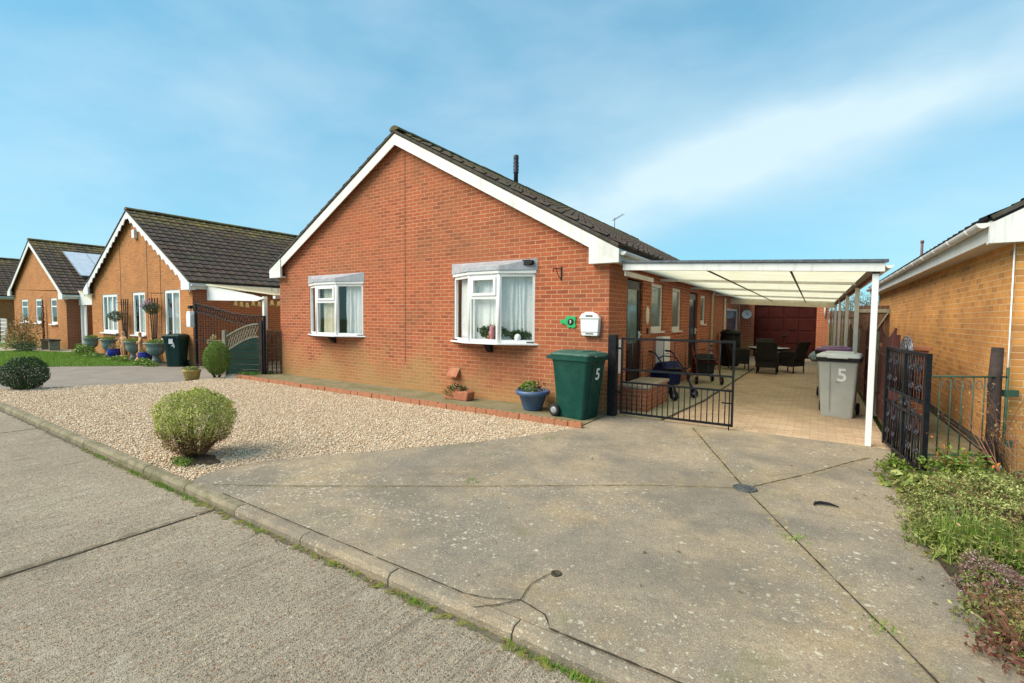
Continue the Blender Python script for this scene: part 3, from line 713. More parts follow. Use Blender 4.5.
LAWN = [(-29, 2.2), (-22.6, 2.2), (-21.03, 3.6), (-17.9, 6.6), (-26, 6.95), (-29.6, 5.2)]
sheet('lawn', LAWN, -.05, 'turf', .05)
sheet('garden_border', [(-26, 6.6), (-17.4, 6.6), (-17.4, 7.2), (-26, 7.2)], -.045, 'soil', .04)
P = scatter(LAWN, 26000); o = blades('lawn_grass', np.c_[P, np.full(len(P), -.05)], .07, 'grassblade', .014, .5)
tag(o, 'bright green grass growing on the lawn in front of the tan houses', 'grass', kind='stuff')

# ------------------------------------------------------------------ houses
def wall(mb, p0, u, W, z0, z1, holes=(), n=(0, -1), t=.1):
    us = sorted({0, W, *[h[0] for h in holes], *[h[1] for h in holes]}); zs = sorted({z0, z1, *[h[2] for h in holes], *[h[3] for h in holes]})
    P = lambda a, z, d=0: (p0[0] + u[0] * a - n[0] * d, p0[1] + u[1] * a - n[1] * d, z)
    for a, b in zip(us[:-1], us[1:]):
        for c, d in zip(zs[:-1], zs[1:]):
            if any(h[0] <= a + 1e-6 and b - 1e-6 <= h[1] and h[2] <= c + 1e-6 and d - 1e-6 <= h[3] for h in holes): continue
            mb.quad(P(a, c), P(b, c), P(b, d), P(a, d))
    for a, b, c, d in holes:
        mb.quad(P(a, c), P(a, d), P(a, d, t), P(a, c, t)); mb.quad(P(b, c), P(b, d), P(b, d, t), P(b, c, t))
        mb.quad(P(a, c), P(b, c), P(b, c, t), P(a, c, t)); mb.quad(P(a, d), P(b, d), P(b, d, t), P(a, d, t))

def slope(mb, xe, ze, xr, zr, y0, y1, gauge=.33, pitch=.30, roll=1.0):
    e = Vector((xe, 0, ze)); r = Vector((xr, 0, zr)); S = (r - e).length; d = (r - e) / S
    nrm = Vector((-d.z, 0, d.x)) if d.x > 0 else Vector((d.z, 0, -d.x))
    n = max(1, round(S / gauge)); gs = S / n
    nt = max(1, round((y1 - y0) / pitch)); pt = (y1 - y0) / nt
    prof = [(f, h * roll) for f, h in ((0, 0), (.55, .0), (.66, .03), (.76, .042), (.86, .03), (.97, .0))]
    ys = [(y0 + (k + f) * pt, h) for k in range(nt) for f, h in prof] + [(y1, 0)]
    for k in range(n):
        jit = random.uniform(-.004, .004)
        s0 = k * gs - (.03 if k == 0 else 0); s1 = (k + 1) * gs + .02
        o0, o1 = .045 + jit, .012 + jit
        b = len(mb.v); vs = []
        for s_, off in ((s0, o0 - .035), (s0, o0), (s1, o1)):
            for yy, h in ys:
                hh = 0 if (s_ == s0 and off == o0 - .035) else h
                vs.append(e + d * s_ + nrm * (off + hh) + Vector((0, yy, 0)))
        m = len(ys); fs = []
        for row in (0, 1):
            fs += [(row * m + i, row * m + i + 1, (row + 1) * m + i + 1, (row + 1) * m + i) for i in range(m - 1)]
        mb.add(vs, fs)
    # solid slab under the tiles
    a0 = e - nrm * .05; a1 = e + nrm * .01; b1 = r + nrm * .01; b0 = r - nrm * .05
    vs = [p + Vector((0, y, 0)) for y in (y0 + .01, y1 - .01) for p in (a0, a1, b1, b0)]
    mb.add(vs, [(0, 1, 2, 3), (7, 6, 5, 4), (0, 4, 5, 1), (1, 5, 6, 2), (2, 6, 7, 3), (3, 7, 4, 0)])

def ridge(mb, x, z, y0, y1):
    y = y0
    while y < y1 - .05:
        L = min(.45, y1 - y); rr = .115; jz = random.uniform(-.006, .006)
        vs = []
        for yy, k in ((y, 1.0), (y + L - .008, .96)):
            for a in range(9):
                t = math.pi * a / 8; vs.append((x + math.cos(t) * rr * 1.15 * k, yy, z - .035 + math.sin(t) * rr * k * .85 + jz))
        mb.add(vs, [(i, i + 1, 10 + i, 9 + i) for i in range(8)] + [tuple(range(8, -1, -1)), tuple(range(9, 18))])
        y += L

def house(label, cat, x0, x1, yf, yb, ze, za, xa, bf, bs, tile, front=(), right=(), left=(), eave=.3, verge=.14, gut_x=None, moss_ridge='mortar', name='bungalow', boards='upvc_old', wavy=False, roll=1.0, gup=0):
    """x0,x1 walls; xa apex x; ze wall head, za roof apex height"""
    root = thing(name, label, cat, ((x0 + x1) / 2, yf, 0)); O = root.location
    sl_r = (za - ze) / ((x1 - x0) / 2 + eave)          # slope
    zer = za - sl_r * (x1 + eave - xa); zel = za - sl_r * (xa - x0 + eave)
    zw = lambda x: za - .07 - sl_r * abs(x - xa)
    # front and rear walls with gable
    mb = MB(O)
    zc = ze - .02
    wall(mb, (x0, yf), (1, 0), x1 - x0, -.15, zc, [(a - x0, b - x0, c, d) for a, b, c, d in front], (0, -1), .1)
    mb.quad((x0, yf, zc), (x1, yf, zc), (x1, yf, zw(x1)), (xa, yf, zw(xa)), (x0, yf, zw(x0)))
    mb.build('front_wall', bf, root, fixn=False)
    mb = MB(O)
    wall(mb, (x1, yf), (0, 1), yb - yf, -.15, zw(x1), [(a - yf, b - yf, c, d) for a, b, c, d in right], (1, 0), .1)
    mb.build('side_wall', bs, root, fixn=False)
    mb = MB(O)
    wall(mb, (x0, yf), (0, 1), yb - yf, -.15, zw(x0), [(a - yf, b - yf, c, d) for a, b, c, d in left], (-1, 0), .1)
    mb.build('side_wall', bs, root, fixn=False)
    mb = MB(O); mb.quad((x0, yb, -.15), (x1, yb, -.15), (x1, yb, zw(x1)), (xa, yb, zw(xa)), (x0, yb, zw(x0)))
    mb.build('rear_wall', bs, root, fixn=False)
    y0, y1 = yf - verge, yb + verge
    mb = MB(O); slope(mb, x1 + eave, zer, xa, za, y0, y1, roll=roll); slope(mb, x0 - eave, zel, xa, za, y0, y1, roll=roll)
    rf = mb.build('roof', tile, root, fixn=False)
    mb = MB(O); ridge(mb, xa, za + .05, y0 - .01, y1); mb.build('ridge_tiles', tile, rf)
    # verge mortar line
    for yy in (y0 - .012, y1 - .05):
        mb = MB(O)
        for xs, zs in ((x1 + eave, zer), (x0 - eave, zel)): mb.bar((xs, yy + .03, zs + .0), (xa, yy + .03, za + .0), .05, .045, up=(0, 0, 1))
        mb.build('verge', 'mortar', rf)
    # bargeboards
    bd = .20
    for side, (xe, ze_) in enumerate(((x1 + eave, zer), (x0 - eave, zel))):
        sgn = 1 if xe > xa else -1
        mb = MB(O)
        tz = -.055; top = [(xe, ze_ + tz), (xa, za + tz)]
        lowx = xe
        if wavy:
            n = 15; low = []
            for i in range(n * 4 + 1):
                t = i / (n * 4); px_, pz_ = xe + (xa - xe) * t, ze_ + tz + (za - ze_) * t
                low.append((px_, pz_ - bd / .87 + .10 * abs(math.sin(math.pi * t * n)) - .06))
            poly = top + low[::-1]
        else:
            poly = [(xe, ze_ + tz), (xa, za + tz), (xa, za + tz - bd / .87), (xe, ze_ + tz - bd / .87)]
        if sgn < 0: poly = poly[::-1]
        mb.prism(poly, 1, y0 + .012, y0 + .034)
        # boxed end
        zb = ze_ + tz - .19; xw = (x1 if sgn > 0 else x0) - sgn * .30
        zt = lambda x: ze_ + tz + sl_r * abs(x - xe)
        mb.prism([(xe + sgn * .012, zb - .03), (xe + sgn * .012, zt(xe) - .01), (xw, zt(xw) - .012), (xw, zb - .03)], 1, y0 - .008, y0 + .05)
        mb.prism([(xe, zb - .028), (xw, zb - .028), (xw, zb), (xe, zb)], 1, y0 + .051, yf - .002)
        mb.build('bargeboard', boards, root)
        mb = MB(O)     # fascia and soffit along the eaves
        mb.box((xe, y0 + .06, zb), (xe - sgn * .02, y1, ze_ + tz - .0 + gup * .5))
        mb.box((xe - sgn * .022, y0 + .06, zb), (((x1 if sgn > 0 else x0) + sgn * .003), y1, zb + .015))
        mb.build('fascia', 'soffit', root)
        mb = MB(O)     # half-round gutter
        gx = xe + sgn * .058; gz = ze_ + tz - .05 + gup; r0 = .056
        ring = [(gx + r0 * math.cos(a), gz + r0 * math.sin(a)) for a in [math.pi + math.pi * k / 8 for k in range(9)]]
        ring2 = [(gx + (r0 - .006) * math.cos(a), gz + (r0 - .006) * math.sin(a)) for a in [2 * math.pi - math.pi * k / 8 for k in range(9)]]
        mb.prism(ring + ring2, 1, y0 + .05, y1)
        mb.prism(ring, 1, y0 + .04, y0 + .05)
        yy = y0 + .5
        while yy < y1:
            rg = [(gx + (r0 + .008) * math.cos(a), gz + (r0 + .008) * math.sin(a)) for a in [math.pi + math.pi * k / 8 for k in range(9)]]
            mb.prism(rg + [(p[0], p[1]) for p in ring[::-1]], 1, yy, yy + .03); yy += .9
        mb.build('gutter', 'upvc_old', root)
    return root

def frame(mb, P, W, H, fw=.06, d=.05):
    """rectangular frame; P(u,z,depth)->world"""
    def bx(u0, u1, z0, z1, d0=0, d1=d):
        vs = [P(u, z, q) for q in (d0, d1) for z in (z0, z1) for u in (u0, u1)]
        mb.add(vs, [(0, 2, 3, 1), (4, 5, 7, 6), (0, 1, 5, 4), (1, 3, 7, 5), (3, 2, 6, 7), (2, 0, 4, 6)])
    bx(0, W, 0, fw); bx(0, W, H - fw, H); bx(0, fw, fw, H - fw); bx(W - fw, W, fw, H - fw)
    return bx

def curtain(name, P, W, z0, z1, parent, mat='curtain', folds=9, amp=.025, O=(0, 0, 0)):
    mb = MB(O); mb.sm = True; n = folds * 8; vs = []; p1, p2 = random.uniform(0, 6), random.uniform(0, 6)
    for i in range(n + 1):
        u = W * i / n; a = amp * (.55 + .45 * math.sin(i * .11 + p1)) * math.sin(i / 8 * 2 * math.pi + 1.1 * math.sin(i * .17 + p2)) + amp * .6 * math.sin(i * .31 + p1)
        for k in range(5):
            z = z0 + (z1 - z0) * k / 4; vs.append(P(u + .01 * math.sin(k * 2 + i * .3), z, .0 + a * (1.1 - .1 * k)))
    mb.add(vs, [(i * 5 + k, (i + 1) * 5 + k, (i + 1) * 5 + k + 1, i * 5 + k + 1) for i in range(n) for k in range(4)])
    return mb.build(name, mat, parent, fixn=False)

# ---- main bungalow
X0, X1, XA, YF, YB = -12.33, -2.86, -7.71, 7.38, 23.4
F_H = [(-11.0, -8.93, 1.14, 2.44), (-6.17, -4.27, 1.14, 2.50)]
R_H = [(8.26, 9.20, .24, 2.35), (9.76, 10.66, 1.34, 2.36), (11.47, 12.35, 1.32, 2.36), (13.30, 14.35, .24, 2.35), (14.80, 15.5, 1.47, 2.33), (19.8, 22.9, .95, 2.06)]
main = house('red brick detached bungalow with white bargeboards and two bow windows facing the gravel', 'bungalow', X0, X1, YF, YB, 2.84, 5.58, XA,
             'brick_red', 'brick_side', 'tile_main', F_H, R_H, eave=.20, verge=.16)
O = main.location.copy()
# movement joint down the gable
mb = MB(O); mb.box((-7.550, 7.372, .6), (-7.541, 7.377, 5.3)); mb.build('movement_joint', 'joint_brown', main)

def bow(xl, xr, z0, z1, a, dpt, label_dark):
    f = thing('tmp', None, None)
    bpy.data.objects.remove(f)
    pts = [(xl, YF + .02), (xl + a, YF - dpt), (xr - a, YF - dpt), (xr, YF + .02)]
    mbw = MB(O)
    seg = []
    for i in range(3):
        p, q = Vector(pts[i]), Vector(pts[i + 1]); u = (q - p); W = u.length; u.normalize(); n = Vector((u.y, -u.x))
        seg.append((p, u, n, W))
        P = lambda s, z, d, p=p, u=u, n=n: (p.x + u.x * s - n.x * d, p.y + u.y * s - n.y * d, z0 + z)
        H = z1 - z0
        bx = frame(mbw, P, W, H, .055, .06)
        if i == 1:       # opener: transom with a small top light and raised sash
            zt = H * .66; bx(.055, W - .055, zt - .03, zt + .03)
            e = .052
            for (za_, zb_) in ((zt + .03, H - .055),):
                bx(.058, W - .058, za_ + .002, za_ + e, -.02, .03); bx(.058, W - .058, zb_ - e, zb_ - .002, -.02, .03)
                bx(.058, .058 + e, za_ + e, zb_ - e, -.02, .03); bx(W - .058 - e, W - .058, za_ + e, zb_ - e, -.02, .03)
    # corner posts
    for p in pts[1:3]: mbw.tube([(p[0], p[1] + .02, z0), (p[0], p[1] + .02, z1)], .036, 8)
    fr = mbw.build('bow_window', 'upvc', main)
    for p, u, n, W in seg:
        mg = MB(O); q = lambda s, z: (p.x + u.x * s - n.x * .03, p.y + u.y * s - n.y * .03, z)
        mg.quad(q(.05, z0 + .05), q(W - .05, z0 + .05), q(W - .05, z1 - .05), q(.05, z1 - .05)); mg.build('pane', 'glass', fr, fixn=False)
    # moulded head board
    def band(off, za_, zb_, mat, nm, par, lip=0):
        mh = MB(O); po = []
        for i, pt in enumerate(pts):
            if i in (0, 3): po.append((pt[0] + (-off if i == 0 else off), YF - .003))
            else: po.append((pt[0] + (-off * .35 if i == 1 else off * .35), pt[1] - off))
        mh.prism(po, 2, za_, zb_); return mh.build(nm, mat, par, bevel=.006)
    band(.03, z1, z1 + .06, 'upvc', 'head_board', fr)
    band(.09, z0 - .035, z0 - .002, 'upvc', 'sill', fr)
    # lead flashing sloping up to the wall
    ml = MB(O); zt = z1 + .06
    lo = [(xl - .05, YF - .003, zt + .0), (xl + a - .03, YF - dpt - .045, zt), (xr - a + .03, YF - dpt - .045, zt), (xr + .05, YF - .003, zt)]
    hi = [(xl - .05, YF - .006, zt + .20), (xl + a * .6, YF - .12, zt + .12), (xr - a * .6, YF - .12, zt + .12), (xr + .05, YF - .006, zt + .20)]
    hh = [(xl - .05, YF - .004, zt + .205), (xr + .05, YF - .004, zt + .205)]
    lo2 = [(p[0], p[1], p[2] + .075) for p in lo]
    ml.add(lo + lo2, [(0, 1, 5, 4), (1, 2, 6, 5), (2, 3, 7, 6)])
    ml.add(lo2 + hh, [(0, 1, 4), (1, 2, 5, 4), (2, 3, 5)])
    ml.build('flashing', 'lead', fr, fixn=False)
    mk = MB(O); xm = (xl + xr) / 2 - .02
    mk.prism([(YF - .002, z0 - .21), (YF - .06, z0 - .19), (YF - .2, z0 - .036), (YF - .002, z0 - .036)], 0, xm - .06, xm + .06)
    mk.build('bracket', 'black', fr, bevel=.005)
    return fr, seg, pts
FR1, sg, pts1 = bow(-11.0, -8.93, 1.15, 2.37, .65, .26, 0)
FR2, sg2, pts2 = bow(-6.17, -4.27, 1.14, 2.41, .61, .28, 0)
# room floor boards and dark backs, net curtains
def inner(seg, z0, z1, mats, fr, inset=.12):
    for (p, u, n, W), (mt, f0, f1, fo, am) in zip(seg, mats):
        if mt is None: continue
        P = lambda s, z, d, p=p, u=u, n=n: (p.x + u.x * (s + W * f0) - n.x * (inset + d), p.y + u.y * (s + W * f0) - n.y * (inset + d), z)
        curtain('curtain', P, W * (f1 - f0), z0, z1, fr, mt, fo, am, O)
inner(sg, 1.17, 2.35, [('curtain', .05, .95, 6, .02), ('curtain_tan', .2, .95, 5, .02), ('curtain', .28, .98, 6, .02)], FR1)
inner(sg2, 1.16, 2.39, [('curtain', .05, .95, 7, .02), ('curtain', .02, .98, 7, .018), ('curtain', .02, .98, 8, .018)], FR2, .14)
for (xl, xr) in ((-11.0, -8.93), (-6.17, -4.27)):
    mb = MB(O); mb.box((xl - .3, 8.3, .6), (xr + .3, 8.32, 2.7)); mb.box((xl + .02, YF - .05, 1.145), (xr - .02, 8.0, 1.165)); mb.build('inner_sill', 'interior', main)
# silhouettes on the right window ledge
pl = thing('window_plant', 'dark leafy plants on the ledge inside the right hand bow window', 'plant', (-5.15, 7.24, 1.17))
d = sphere_dirs(500); Pn = d * np.array([.36, .04, .15]) * lumpy(d, .2, 3)[:, None] * rng.uniform(.3, 1, (500, 1)) + np.array([0, 0, .16]); leaves('foliage', Pn, .09, 'leaf_dark', pl)
mb = MB(); mb.lathe([(.05, 0), (.07, .08), (.072, .09)], (0, 0, 0), 12); mb.build('pot', 'terracotta', pl)
pl = dup(pl, (-4.62, 7.36, 1.16), R(25), 'low dark plant behind the large pane of the right hand bow window', scale=(.62, 1, .75))
fg = thing('ornament', 'pink ornament standing on the ledge inside the right hand bow window', 'ornament', (-5.08, 7.19, 1.17))
mb = MB(); mb.lathe([(.05, 0), (.055, .03), (.035, .06), (.06, .1), (.065, .16), (.045, .2), (.05, .24), (.03, .28), (.005, .29)], (0, 0, 0), 14); mb.build('body', plain('pink_ceramic', (.55, .2, .24)), fg)
fg = thing('ornament', 'small round white ornament inside the large pane of the right bow window', 'ornament', (-4.58, 7.30, 1.165))
mb = MB(); mb.lathe([(.03, 0), (.05, .02), (.065, .07), (.05, .12), (.02, .14)], (0, 0, 0), 14); mb.build('body', 'white', fg)

# side doors and windows (facing +x under the carport)
def side_win(y0, y1, z0, z1, parent, O, X, glass='frosted', fw=.075, sill=True, fm='upvc_old', nm='side_window'):
    mb = MB(O); P = lambda s, z, d: (X - .03 - d, y0 + s, z0 + z)
    bx = frame(mb, P, y1 - y0, z1 - z0, fw, .05)
    bx(fw + .002, y1 - y0 - fw - .002, fw, fw + .03, -.012, .0); fr = mb.build(nm, fm, parent)
    mg = MB(O); mg.quad((X - .055, y0 + .04, z0 + .04), (X - .055, y1 - .04, z0 + .04), (X - .055, y1 - .04, z1 - .04), (X - .055, y0 + .04, z1 - .04)); mg.build('pane', glass, fr, fixn=False)
    if sill:
        ms = MB(O); ms.box((X - .03, y0 - .03, z0 - .035), (X + .05, y1 + .03, z0 - .002)); ms.build('sill', fm, fr, bevel=.004)
    return fr
side_win(9.76, 10.66, 1.34, 2.36, main, O, X1); side_win(11.47, 12.35, 1.32, 2.36, main, O, X1); side_win(14.80, 15.5, 1.47, 2.33, main, O, X1)
side_win(19.8, 22.9, .95, 2.06, main, O, X1, 'frosted_dark')
def side_door(y0, y1, glass):
    mb = MB(O); X = X1; z0, z1 = .24, 2.32
    P = lambda s, z, d: (X - .04 - d, y0 + s, z0 + z)
    W, H = y1 - y0, z1 - z0
    bx = frame(mb, P, W, H, .06, .05); bx(.062, W - .062, .062, .9, .01, .04)
    bx(.062, .16, .9, H - .062, .0, .04); bx(W - .16, W - .062, .9, H - .062, .0, .04); bx(.16, W - .16, H - .16, H - .062, .0, .04)
    bx(.2, W - .2, .2, .78, -.003, .01)
    dr = mb.build('side_door', 'door_dark', main)
    mg = MB(O); mg.quad((X - .06, y0 + .15, z0 + .9), (X - .06, y1 - .15, z0 + .9), (X - .06, y1 - .15, z1 - .15), (X - .06, y0 + .15, z1 - .15)); mg.build('pane', glass, dr, fixn=False)
    mh = MB(O); mh.box((X - .04, y1 - .14, z0 + .95), (X - .01, y1 - .11, z0 + 1.12)); mh.tube([(X - .01, y1 - .125, z0 + 1.06), (X + .02, y1 - .125, z0 + 1.06), (X + .02, y1 - .24, z0 + 1.06)], .01, 6)
    mh.build('handle', 'white', dr)
side_door(8.26, 9.20, 'frosted'); side_door(13.30, 14.35, 'frosted_dark')
mb = MB(O); mb.box((X1 - .002, 8.27, -.02), (X1 - .10, 9.19, .238)); mb.build('threshold', 'brick_side', main); mb = MB(O); mb.box((X1 - .002, 13.31, -.02), (X1 - .10, 14.34, .238)); mb.build('threshold', 'brick_side', main)
# garage door in the far wall, facing the camera (front y = 22.19)
mb = MB(O)
gx0, gx1 = -2.26, .07
wall(mb, (-2.858, 23.4), (1, 0), 3.35, -.1, 2.9, [(.598, 2.928, -.1, 2.27)], (0, -1), .1)
mb.box((-2.84, 25.2, -.1), (.49, 25.4, 2.8)); mb.box((.43, 23.41, -.1), (.49, 25.2, 2.8)); mb.box((-2.6, 23.3, 2.902), (.6, 25.5, 2.98))
mb.build('garage_wall', 'brick_red', main, fixn=False)
mb = MB(O); mb.box((gx0, 23.47, 0), (gx1, 23.50, 2.27))
for r_ in range(4):
    for c_ in range(4):
        xa_ = gx0 + .04 + c_ * .57; za_ = .05 + r_ * .555
        mb.box((xa_ + .03, 23.45, za_ + .03), (xa_ + .51, 23.472, za_ + .50))
gd = mb.build('garage_door', 'garage', main, bevel=.008)
mb = MB(O); mb.box((-1.15, 23.40, .95), (-1.0, 23.448, 1.0)); mb.build('handle', 'silver', gd)
# pipes
mb = MB(O); mb.tube([(X1 + .05, 16.35, 0), (X1 + .05, 16.35, 2.4), (X1 + .16, 16.35, 2.55)], .037, 10)
for z in (.5, 1.4, 2.2): mb.box((X1, 16.29, z), (X1 + .095, 16.41, z + .03))
mb.build('downpipe', 'cream', main)
mb = MB(O); mb.tube([(X1 + .05, 18.9, 0), (X1 + .05, 18.9, 2.4)], .037, 10); mb.build('downpipe', 'upvc_old', main)
mb = MB(O); mb.tube([(.35, 23.34, 2.4), (.35, 23.34, 1.75)], .035, 10); mb.build('downpipe', 'cream', main)
# flue cowl on the ridge and television aerial
mb = MB(O); mb.lathe([(.07, 5.55), (.065, 5.95), (.09, 5.97), (.07, 6.0), (.09, 6.07), (.07, 6.1), (.09, 6.17), (.07, 6.2), (.088, 6.27), (.07, 6.30), (.08, 6.37), (.078, 6.47), (.06, 6.49)], (XA, 12.1, 0), 16)
mb.build('flue_cowl', plain('slate_plastic', (.045, .045, .06), (.03, .03, .04), .5), main)
mb = MB(O); ax, ay = XA, 20.4
mb.tube([(ax, ay, 5.5), (ax, ay, 6.15)], .016, 6); mb.tube([(ax - .1, ay + .06, 6.05), (ax + .5, ay - .28, 6.2)], .012, 5)
for k in range(7):
    t = k / 6; c = Vector((ax - .1 + .6 * t, ay + .06 - .34 * t, 6.05 + .15 * t)); mb.tube([c + Vector((-.05, -.09, 0)), c + Vector((.05, .09, 0))], .005, 4)
mb.build('television_aerial', 'grey_metal', main)
# air brick cover low on the front wall
mb = MB(O); mb.prism([(YF - .002, .58), (YF - .12, .42), (YF - .12, .39), (YF - .002, .42)], 0, -6.26, -6.0); mb.build('vent_cowl', 'terracotta', main, bevel=.006)

# ------------------------------------------------------------------ carport
cp = thing('carport', 'white framed lean-to carport with cream translucent roof over the side patio', 'carport', (-1.0, 7.4, 0)); O = cp.location.copy()
ZL, ZR, CX0, CX1, CY0, CY1 = 2.50, 2.325, -2.63, .71, 7.36, 20.7
zx = lambda x, o=0: ZL + (ZR - ZL) * (x - CX0) / (CX1 - CX0) + o
PY = [7.45, 10.4, 13.4, 17.2, 20.6]
mb = MB(O)
for y in (CY0, ): mb.prism([(CX0, zx(CX0, -.115)), (CX1, zx(CX1, -.115)), (CX1, zx(CX1, -.005)), (CX0, zx(CX0, -.005))], 1, y, y + .05)
mb.build('front_beam', 'upvc_old', cp, bevel=.004)
mb = MB(O); mb.prism([(CX0 - .0, zx(CX0, .0)), (CX1 + .03, zx(CX1, .0)), (CX1 + .03, zx(CX1, .035)), (CX0 - .0, zx(CX0, .035))], 1, CY0 - .03, CY0 + .09)
mb.build('roof_edge_trim', 'grey_metal', cp)
for y in PY[1:]:
    mb = MB(O); mb.prism([(X1 + .003, zx(X1, -.085)), (CX1 - .08, zx(CX1, -.085)), (CX1 - .08, zx(CX1, -.035)), (X1 + .003, zx(X1, -.035))], 1, y - .02, y + .02); mb.build('rafter', 'upvc_old', cp)
mb = MB(O); y = 20.6; mb.prism([(X1 + .003, zx(X1, -.26)), (.6, zx(.6, -.26)), (.6, zx(.6, -.088)), (X1 + .003, zx(X1, -.088))], 1, y - .03, y + .03); mb.build('rear_beam', 'cream', cp)
mb = MB(O); mb.prism([(CX0 + .01, zx(CX0, -.03)), (CX1, zx(CX1, -.03)), (CX1, zx(CX1, -.014)), (CX0 + .01, zx(CX0, -.014))], 1, CY0 + .055, CY1); mb.build('roof_sheet', 'poly', cp)
for xx in (-1.38, -.30):
    mb = MB(O); mb.box((xx - .012, CY0 + .06, zx(xx, -.105)), (xx + .012, 20.55, zx(xx, -.0865))); mb.build('glazing_bar', 'fence_brown', cp)
mb = MB(O); mb.box((.59, CY0 + .051, zx(.66, -.135)), (.665, CY1, zx(.66, -.034))); mb.build('side_beam', 'fence_brown', cp)
mb = MB(O); gx, gz, r0 = CX1 + .042, zx(CX1, -.04), .04
ring = [(gx + r0 * math.cos(a), gz + r0 * math.sin(a)) for a in [math.pi + math.pi * k / 8 for k in range(9)]]
mb.prism(ring + [(p[0] * .0 + (p[0] - gx) * .88 + gx, (p[1] - gz) * .88 + gz + .002) for p in ring[::-1]], 1, CY0 - .02, CY1)
mb.prism(ring, 1, CY0 - .03, CY0 - .02); mb.build('gutter', 'upvc_old', cp)
for i, y in enumerate(PY):
    mb = MB(O); mb.box((.595, y - .03, .005), (.66, y + .03, zx(.66, -.136) if i else zx(.66, -.116))); mb.build('post', 'upvc_old' if i else 'upvc', cp, bevel=.004)
mb = MB(O); mb.box((-2.60, 7.42, 2.30), (-2.62, 9, 2.38)); mb.build('wall_plate', 'soffit', cp)

# ------------------------------------------------------------------ things on the main front wall
o = thing('letterbox', 'white metal letterbox with rounded top fixed beside the corner of the red bungalow', 'letterbox', (-3.155, 7.38, 1.31)); 
mb = MB(); mb.prism([(-.155, .06), (.155, .06), (.165, .30), (.12, .36), (.05, .385), (-.05, .385), (-.12, .36), (-.165, .30)], 1, -.11, -.002)
mb.prism([(-.14, .0), (.14, .0), (.155, .058), (-.155, .058)], 1, -.10, -.003); mb.build('box', 'white', o, bevel=.012)
mb = MB(); mb.prism([(-.185, .29), (.185, .29), (.14, .365), (.06, .40), (-.06, .40), (-.14, .365)], 1, -.125, -.112); mb.build('flap', 'white', o, bevel=.004)
mb = MB(); mb.box((-.06, -.132, .325), (.06, -.126, .345)); mb.box((-.07, -.106, .03), (.07, -.101, .045)); mb.build('slot', 'black', o)
o = thing('house_number_plaque', 'green leaf shaped plaque with a black number 5 next to the white letterbox', 'plaque', (-3.57, 7.38, 1.54))
mb = MB(); out_ = [(-.18, .0), (-.15, .045), (-.09, .035), (-.05, .09), (.0, .11), (.03, .09), (.07, .10), (.12, .09), (.12, .03), (.11, -.02), (.13, -.08), (.08, -.11), (.03, -.09), (-.02, -.11), (-.05, -.06), (-.10, -.03), (-.15, -.035)]
mb.prism(out_, 1, -.022, -.002); mb.build('board', 'sign_green', o, bevel=.003)
mb = MB(); mb.lathe([(.001, -.026), (.055, -.026), (.062, -.02)], (0, 0, 0), 14); mb.build('dark_disc', 'black', o, xf=Matrix.Translation((.03, 0, 0)) @ Matrix.Rotation(R(90), 4, 'X') @ Matrix.Diagonal((1, 1, -1, 1)))
text('5', .075, 'white', o, (.03, -.03, 0), (R(90), 0, 0))
o = thing('hanging_basket_bracket', 'empty black hanging basket bracket on the brick right of the larger bow window', 'bracket', (-3.74, 7.38, 2.26))
mb = MB(); mb.box((-.012, -.012, 0), (.012, -.002, .24)); mb.tube([(0, -.01, .2), (-.02, -.12, .2), (-.03, -.24, .19), (-.03, -.26, .16), (-.03, -.24, .14)], .008, 6); mb.tube([(0, -.01, .02), (-.015, -.1, .08), (-.02, -.17, .19)], .007, 6); mb.build('arm', 'black', o)
o = thing('security_light', 'small dark security light on the lead flashing over the right bow window', 'light', (-4.46, 7.38, 2.60))
mb = MB(); mb.box((-.02, -.12, -.05), (.14, -.002, .05)); mb.lathe([(.02, -.03), (.045, -.01), (.05, .03), (.03, .06)], (.16, -.08, -.02), 10); mb.build('housing', 'rubber', o, bevel=.006)
mb = MB(); mb.box((-.19, -.10, -.035), (-.03, -.01, .035)); mb.build('sensor', 'silver', o, bevel=.006)

# things on the side wall
o = thing('meter_box', 'white meter box on the brick between the corner and the first side door', 'meter box', (X1, 7.66, .66))
mb = MB(); mb.box((.002, -.20, 0), (.07, .20, .58)); mb.build('case', 'white', o, bevel=.006)
mb = MB(); mb.box((.071, -.17, .03), (.078, .17, .55)); mb.build('door', 'white', o, bevel=.003)
o = thing('meter_box', 'tall white meter box under the first side window behind the wheeled walker', 'meter box', (X1, 10.45, .50))
mb = MB(); mb.box((.002, -.28, 0), (.16, .28, .72)); mb.build('case', 'white', o, bevel=.006)
mb = MB(); mb.box((.161, -.25, .03), (.168, .25, .69)); mb.build('door', 'white', o, bevel=.003)
o = thing('wall_plaque', 'oval cream plaque between the front side door and first side window', 'plaque', (X1, 9.48, 1.67))
mb = MB(); mb.lathe([(.001, 0), (.10, 0), (.11, .01), (.10, .022), (.001, .026)], (0, 0, 0), 18, 1.75, 1); mb.build('board', 'cream', o, xf=Matrix.Rotation(R(90), 4, 'Y'))
o = thing('doorbell', 'small black doorbell below the oval plaque', 'doorbell', (X1, 9.50, 1.36))
mb = MB(); mb.box((.002, -.03, -.06), (.025, .03, .06)); mb.build('case', 'black', o, bevel=.005)
o = thing('wall_clock', 'round pale wall clock on the brick pier left of the garage door', 'clock', (-2.56, 23.4, 1.86))
mb = MB(); mb.lathe([(.001, .002), (.20, .002), (.21, .02), (.19, .045), (.185, .04), (.001, .04)], (0, 0, 0), 24); mb.build('face', 'white', o, xf=Matrix.Rotation(R(90), 4, 'X'))
mb = MB(); mb.box((-.006, -.05, 0), (.006, -.042, .13)); mb.box((0, -.05, -.006), (.09, -.042, .006)); mb.build('hands', 'black', o)
